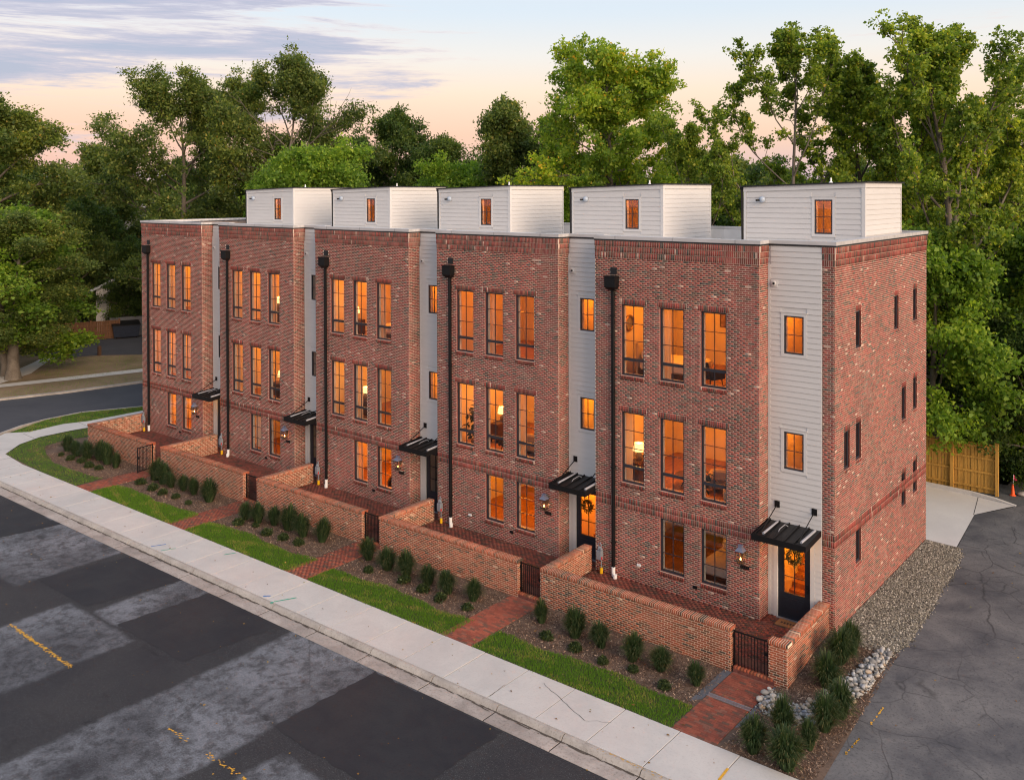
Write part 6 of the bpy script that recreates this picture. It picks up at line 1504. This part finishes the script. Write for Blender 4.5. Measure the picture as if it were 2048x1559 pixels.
# neighbour house on the left
M['stucco'] = plain('pale_stucco', (0.48, 0.47, 0.47), 0.85, 0.08, 1.0)
M['tin'] = plain('tin_roof', (0.34, 0.37, 0.42), 0.4, 0.15, 1.5, metal=0.3)
nh = empty('neighbour_house', (-79.8, 23.7, -0.4), rad(58)); tag(nh, 'pale house with arched window and light metal roof behind the left trees', 'house')
MB().box(-5.0, -4.0, 0, 5.0, 4.0, 4.5).quad((-5.0, -4.0, 4.5), (5.0, -4.0, 4.5), (0, -4.0, 6.9)).quad((5.0, 4.0, 4.5), (-5.0, 4.0, 4.5), (0, 4.0, 6.9)).build('wall', M['stucco'], nh)
rf = MB().hexa([(-5.6, -4.5, 4.12), (0, -4.5, 6.9), (0, 4.5, 6.9), (-5.6, 4.5, 4.12)], [(-5.6, -4.5, 4.30), (0, -4.5, 7.08), (0, 4.5, 7.08), (-5.6, 4.5, 4.30)]).hexa([(0, -4.5, 6.9), (5.6, -4.5, 4.12), (5.6, 4.5, 4.12), (0, 4.5, 6.9)], [(0, -4.5, 7.08), (5.6, -4.5, 4.30), (5.6, 4.5, 4.30), (0, 4.5, 7.08)]).build('roof', M['tin'], nh)
for i in range(12):
    for sg in (-1, 1):
        y = -4.3 + i * 0.78; MB().hexa([(0, y, 7.081), (sg * 5.6, y, 4.301), (sg * 5.6, y + 0.05, 4.301), (0, y + 0.05, 7.081)][::sg], [(0, y, 7.13), (sg * 5.6, y, 4.35), (sg * 5.6, y + 0.05, 4.35), (0, y + 0.05, 7.13)][::sg]).build('roof_seam', M['tin'], rf)
aw = MB(); pts = [(0.75 * math.cos(t), 1.55 + 0.75 * math.sin(t)) for t in np.linspace(0, math.pi, 12)]
poly = [(-0.75, 0.2)] + [(0.75, 0.2)] + pts
def arch(mb, y, gx, gz_, sc_): mb.quad(*[(gx + px * sc_, y, gz_ + (pz - 0.9) * sc_ + 0.9) for px, pz in poly])
for gx in (-1.6, 1.6):
    m_ = MB(); arch(m_, -4.01, gx, 1.5, 1.14); ao_ = m_.build('window', M['trim'], nh)
    m_ = MB(); arch(m_, -4.02, gx, 1.5, 1.0); m_.build('pane', plain('dusk_glass', (0.05, 0.06, 0.08), 0.1, 0.1, spec=0.7), ao_)
    MB().box(gx - 0.5, -4.03, 0.05, gx + 0.5, -4.0, 1.5).build('door', M['trim'], nh)
bl = MB().box(-3.0, -5.2, 1.5, 3.0, -4.0, 1.62)
for i in range(25): bl.box(-2.98 + i * 0.245, -5.18, 1.62, -2.94 + i * 0.245, -5.14, 2.5)
bl.box(-3.0, -5.2, 2.5, 3.0, -5.12, 2.56).build('balcony', M['black'], nh)

dmp = empty('dumpster', (-74.0, 17.8, -0.385), rad(68)); tag(dmp, 'dark blue steel dumpster at the end of the parking lot', 'dumpster')
M['dump'] = plain('dumpster_blue', (0.012, 0.018, 0.035), 0.5, 0.3)
MB().hexa([(-1.1, -0.7, 0.12), (1.1, -0.7, 0.12), (1.1, 0.7, 0.12), (-1.1, 0.7, 0.12)], [(-1.25, -0.85, 1.25), (1.25, -0.85, 1.25), (1.25, 0.8, 1.5), (-1.25, 0.8, 1.5)]).build('bin_body', M['dump'], dmp)
MB().hexa([(-1.3, -0.9, 1.255), (1.3, -0.9, 1.255), (1.3, 0.85, 1.505), (-1.3, 0.85, 1.505)], [(-1.3, -0.9, 1.31), (1.3, -0.9, 1.31), (1.3, 0.85, 1.57), (-1.3, 0.85, 1.57)]).build('lid', M['black'], dmp)
for sx in (-0.9, 0.9): MB().box(sx - 0.06, -0.5, 0.0, sx + 0.06, 0.5, 0.119).build('skid', M['black'], dmp)
en = empty('low_wall', (-73.9, 17.9, -0.4), rad(68)); tag(en, 'grey wall behind the dumpster', 'wall')
MB().box(-1.5, 0.9, 0, 5, 1.1, 1.9).build('panel', M['slate'], en)
for x, y, w_ in ((-66.9, 8.8, 'left'), (-66.2, 11.3, 'right')):
    bo = empty('bollard', (x, y, -0.4)); tag(bo, 'short dark wooden bollard by the parking lot, %s of two' % w_, 'bollard', 'wooden bollards')
    MB().box(-0.13, -0.13, -0.1, 0.13, 0.13, 0.78).build('post', M['wood'], bo, bevel=0.02); MB().hexa([(-0.13, -0.13, 0.781), (0.13, -0.13, 0.781), (0.13, 0.13, 0.781), (-0.13, 0.13, 0.781)], [(-0.05, -0.05, 0.85), (0.05, -0.05, 0.85), (0.05, 0.05, 0.85), (-0.05, 0.05, 0.85)]).build('cap', M['wood'], bo)
for i, (z0, z1) in enumerate(((6.2, 6.6), (4.9, 5.2))):
    P = []
    for t in np.linspace(0, 1, 20): P.append((-70 + 12 * t, -6 + 14 * t, z0 + (z1 - z0) * t - 1.2 * (1 - (2 * t - 1) ** 2)))
    wv = MB().tube(P, 0.016, 5).build('overhead_wire', M['black']); tag(wv, '%s of the two overhead wires crossing in front of the left oak' % ('upper' if i == 0 else 'lower'), 'wire', 'overhead wires')

# ------------------------------------------------------------------ furniture seen through the lit windows
def bed(x, y, z, rz, label):
    b = empty('bed', (x, y, z), rz); tag(b, label, 'bed', 'beds behind the windows')
    MB().box(-0.9, -1.0, 0.12, 0.9, 1.0, 0.34).build('bed_frame', M['wood'], b)
    MB().box(-0.95, -1.05, 0.345, 0.95, 0.95, 0.68).build('duvet', M['linen'], b, bevel=0.07)
    for sx in (-0.45, 0.45): MB().box(sx - 0.38, 0.62, 0.685, sx + 0.38, 0.95, 1.02).build('pillow', M['linen'], b, bevel=0.08)
    MB().box(-0.25, 0.48, 0.69, 0.25, 0.62, 0.98).build('cushion', M['pillow'], b, bevel=0.06)
    MB().box(-0.97, 1.0, 0.0, 0.97, 1.08, 1.30).build('headboard', M['sofa'], b, bevel=0.03)
    for sx in (-0.85, 0.85): MB().box(sx - 0.04, -0.98, 0, sx + 0.04, -0.9, 0.119).build('leg', M['wood'], b)
def armchair(x, y, z, rz, label, mat='darkfab'):
    c = empty('armchair', (x, y, z), rz); tag(c, label, 'chair', 'armchairs behind the windows')
    MB().box(-0.34, -0.32, 0.30, 0.34, 0.32, 0.46).build('seat', M[mat], c, bevel=0.05)
    MB().hexa([(-0.36, 0.25, 0.40), (0.36, 0.25, 0.40), (0.36, 0.36, 0.40), (-0.36, 0.36, 0.40)], [(-0.33, 0.36, 0.92), (0.33, 0.36, 0.92), (0.33, 0.46, 0.92), (-0.33, 0.46, 0.92)]).build('backrest', M[mat], c, bevel=0.04)
    for sx in (-1, 1):
        MB().box(sx * 0.40 - 0.05, -0.30, 0.30, sx * 0.40 + 0.05, 0.34, 0.62).build('armrest', M[mat], c, bevel=0.03)
        for sy_ in (-1, 1): MB().tube([(sx * 0.28, sy_ * 0.26, 0.30), (sx * 0.33, sy_ * 0.31, 0.0)], [0.025, 0.015], 6).build('leg', M['wood'], c)
def table_lamp(x, y, z, label, h=0.62, pw=14):
    l = empty('table_lamp', (x, y, z)); tag(l, label, 'lamp', 'table lamps behind the windows')
    MB().lathe((0, 0, 0), [(0.10, 0), (0.12, 0.06), (0.14, 0.16), (0.05, 0.28), (0.02, 0.36)], 12).build('lamp_base', M['pot'], l, smooth=True)
    MB().lathe((0, 0, 0.34), [(0.24, 0), (0.18, 0.28)], 16).build('lamp_shade', M['shade'], l)
    lamp('bulb', (0, 0, 0.68), pw, (1.0, 0.5, 0.14), 0.05, l)
def console(x, y, z, rz, label, w=1.3):
    c = empty('sideboard', (x, y, z), rz); tag(c, label, 'sideboard', 'sideboards behind the windows')
    MB().box(-w / 2, -0.22, 0.14, w / 2, 0.22, 0.80).build('carcass', M['wood'], c)
    for i in (-1, 1):
        MB().box(i * w / 4 - w / 4 + 0.02, -0.24, 0.18, i * w / 4 + w / 4 - 0.02, -0.221, 0.76).build('door', M['wood'], c)
        for s in (-1, 1): MB().box(i * (w / 2 - 0.06) - 0.03, s * 0.17 - 0.03, 0, i * (w / 2 - 0.06) + 0.03, s * 0.17 + 0.03, 0.139).build('leg', M['black'], c)
def picture(x, y, z, label, w=1.2, h=0.8, rz=0.0):
    p_ = empty('picture', (x, y, z), rz); tag(p_, label, 'picture', 'pictures behind the windows')
    MB().box(-w / 2, -0.03, -h / 2, w / 2, 0.0, h / 2).build('frame', M['wood'], p_); MB().box(-w / 2 + 0.05, -0.034, -h / 2 + 0.05, w / 2 - 0.05, -0.031, h / 2 - 0.05).build('canvas', M['art'], p_)
def house_plant(x, y, z, label, h=1.1, seed=0):
    p_ = empty('house_plant', (x, y, z)); tag(p_, label, 'plant', 'potted plants behind the windows')
    MB().lathe((0, 0, 0), [(0.13, 0), (0.18, 0.30), (0.17, 0.32), (0.15, 0.27)], 12).build('pot', M['pot'], p_)
    r = np.random.default_rng(seed); t = r.random(150); C = np.stack([r.normal(0, 0.16, 150), r.normal(0, 0.16, 150), 0.35 + t * (h - 0.35)], 1)
    V, F = leaf_quads(C, r, 0.20, 0.09); link('leaves', np_mesh('leaves', V, F, M['plant']), p_)
    MB().tube([(0, 0, 0.25), (0.03, 0.02, h * 0.6), (0.0, 0.05, h * 0.95)], 0.014, 5).build('stalk', M['wood'], p_)
def sofa(x, y, z, rz, label):
    s = empty('sofa', (x, y, z), rz); tag(s, label, 'sofa', 'sofas behind the windows')
    MB().box(-1.0, -0.42, 0.12, 1.0, 0.42, 0.44).build('seat', M['sofa'], s, bevel=0.06); MB().box(-1.0, 0.30, 0.445, 1.0, 0.52, 0.86).build('backrest', M['sofa'], s, bevel=0.07)
    for sx in (-1, 1):
        MB().box(sx * 1.08 - 0.10, -0.42, 0.12, sx * 1.08 + 0.10, 0.5, 0.62).build('armrest', M['sofa'], s, bevel=0.05)
        MB().box(sx * 0.9 - 0.04, -0.3, 0.0, sx * 0.9 + 0.04, 0.3, 0.119).build('foot', M['wood'], s)
def coffee_table(x, y, z, label):
    t = empty('coffee_table', (x, y, z)); tag(t, label, 'table', 'low tables behind the windows')
    MB().lathe((0, 0, 0.38), [(0.48, 0), (0.5, 0.02), (0.5, 0.05)], 20).build('table_top', M['wood'], t)
    for a in range(3): MB().tube([(0.1 * math.cos(a * 2.1), 0.1 * math.sin(a * 2.1), 0.38), (0.35 * math.cos(a * 2.1), 0.35 * math.sin(a * 2.1), 0.0)], 0.02, 5).build('leg', M['black'], t)
F2, F3 = ROOMZ[1][0], ROOMZ[2][0]
x5, x4, x3, x2, x1 = UX[4], UX[3], UX[2], UX[1], UX[0]
bed(x5 - 4.3, 2.2, F3, rad(90), 'white bed with rust cushion behind the top left windows of the rightmost house')
mi = empty('round_mirror', (x5 - 6.08, 1.9, F3 + 1.9), rad(90)); tag(mi, 'round gilt mirror above the bed in the rightmost house', 'mirror')
MB().tube([(0.27 * math.cos(a), -0.03, 0.27 * math.sin(a)) for a in np.linspace(0, 2 * math.pi, 25)], 0.05, 6, False).build('rim', M['gold'], mi); MB().lathe((0, 0.0, 0), [(0.25, 0.0), (0.25, 0.02)], 20, 'y').build('mirror_glass', M['steel'], mi)
armchair(x5 - 2.6, 1.7, F3, rad(160), 'dark armchair behind the top right window of the rightmost house')
picture(x5 - 3.4, 5.58, F3 + 1.9, 'wide earth-toned painting in the top floor room of the rightmost house', 1.5, 0.8)
console(x5 - 5.3, 1.6, F2, rad(90), 'sideboard under the lit lamp in the rightmost house'); table_lamp(x5 - 5.3, 1.35, F2 + 0.80, 'lit table lamp with cream shade behind the middle floor left window of the rightmost house')
tv = empty('television', (x5 - 4.2, 5.58, F2 + 2.0)); tag(tv, 'black television on the wall of the rightmost house, middle floor', 'television')
MB().box(-0.7, -0.06, -0.4, 0.7, 0.0, 0.4).build('screen', M['screen'], tv, bevel=0.01); MB().box(-0.15, 0.0, -0.1, 0.15, 0.015, 0.1).build('wall_mount', M['black'], tv)
coffee_table(x5 - 3.6, 2.0, F2, 'round low table behind the middle floor centre window of the rightmost house')
sofa(x5 - 1.8, 2.6, F2, rad(200), 'cream sofa behind the middle floor right window of the rightmost house'); house_plant(x5 - 2.7, 1.2, F2, 'leafy potted plant in the middle floor right window of the rightmost house', 0.9, 5)
armchair(x5 - 1.2, 0.9, F2, rad(30), 'pale armchair near the middle floor right window of the rightmost house', 'sofa')
house_plant(x4 - 5.0, 0.9, F2, 'tall leafy plant in the middle floor left window of the second house from right', 1.7, 6); table_lamp(x4 - 4.9, 2.6, F2 + 0.8, 'lit lamp behind the plant in the second house from right', pw=10); console(x4 - 4.9, 2.6, F2, rad(90), 'dark sideboard behind the plant in the second house from right')
armchair(x4 - 3.4, 1.3, F2, rad(20), 'dark armchair in the middle floor centre window of the second house from right'); sofa(x4 - 1.9, 2.0, F2, rad(190), 'pale sofa in the middle floor right window of the second house from right')
bed(x3 - 2.6, 2.2, F3, rad(-90), 'bed behind the top right window of the middle house'); table_lamp(x3 - 5.0, 1.3, F3 + 0.8, 'small lamp in the top left window of the middle house', pw=8); console(x3 - 5.0, 1.3, F3, rad(90), 'dark chest in the top left window of the middle house', 0.9)
table_lamp(x3 - 4.6, 1.6, F2 + 0.8, 'lit lamp in the middle floor left window of the middle house', pw=10); console(x3 - 4.6, 1.6, F2, 0, 'sideboard under the lamp in the middle floor of the middle house'); armchair(x3 - 2.0, 1.4, F2, rad(-30), 'armchair in the middle floor right window of the middle house', 'sofa'); house_plant(x3 - 1.6, 2.4, F2, 'plant behind the armchair in the middle house', 1.5, 8)
picture(x3 - 2.8, 5.58, F3 + 1.7, 'brown painting on the top floor wall of the middle house', 1.0, 0.8)
console(x2 - 3.3, 1.5, F3, 0, 'sideboard in the top centre window of the second house from left'); table_lamp(x2 - 3.3, 1.5, F3 + 0.8, 'lit lamp in the top centre window of the second house from left', pw=10)
table_lamp(x2 - 3.0, 1.5, F2 + 0.8, 'lit lamp in the middle floor of the second house from left', pw=10); console(x2 - 3.0, 1.5, F2, 0, 'sideboard in the middle floor of the second house from left'); sofa(x2 - 1.8, 2.4, F2, rad(180), 'sofa in the middle floor right window of the second house from left')
armchair(x3 - 2.0, 1.2, ROOMZ[0][0], rad(40), 'dark armchair in the ground floor right window of the middle house')
bed(x5 - 1.9, 2.2, ROOMZ[0][0], rad(0), 'dim bed behind the ground floor right window of the rightmost house')
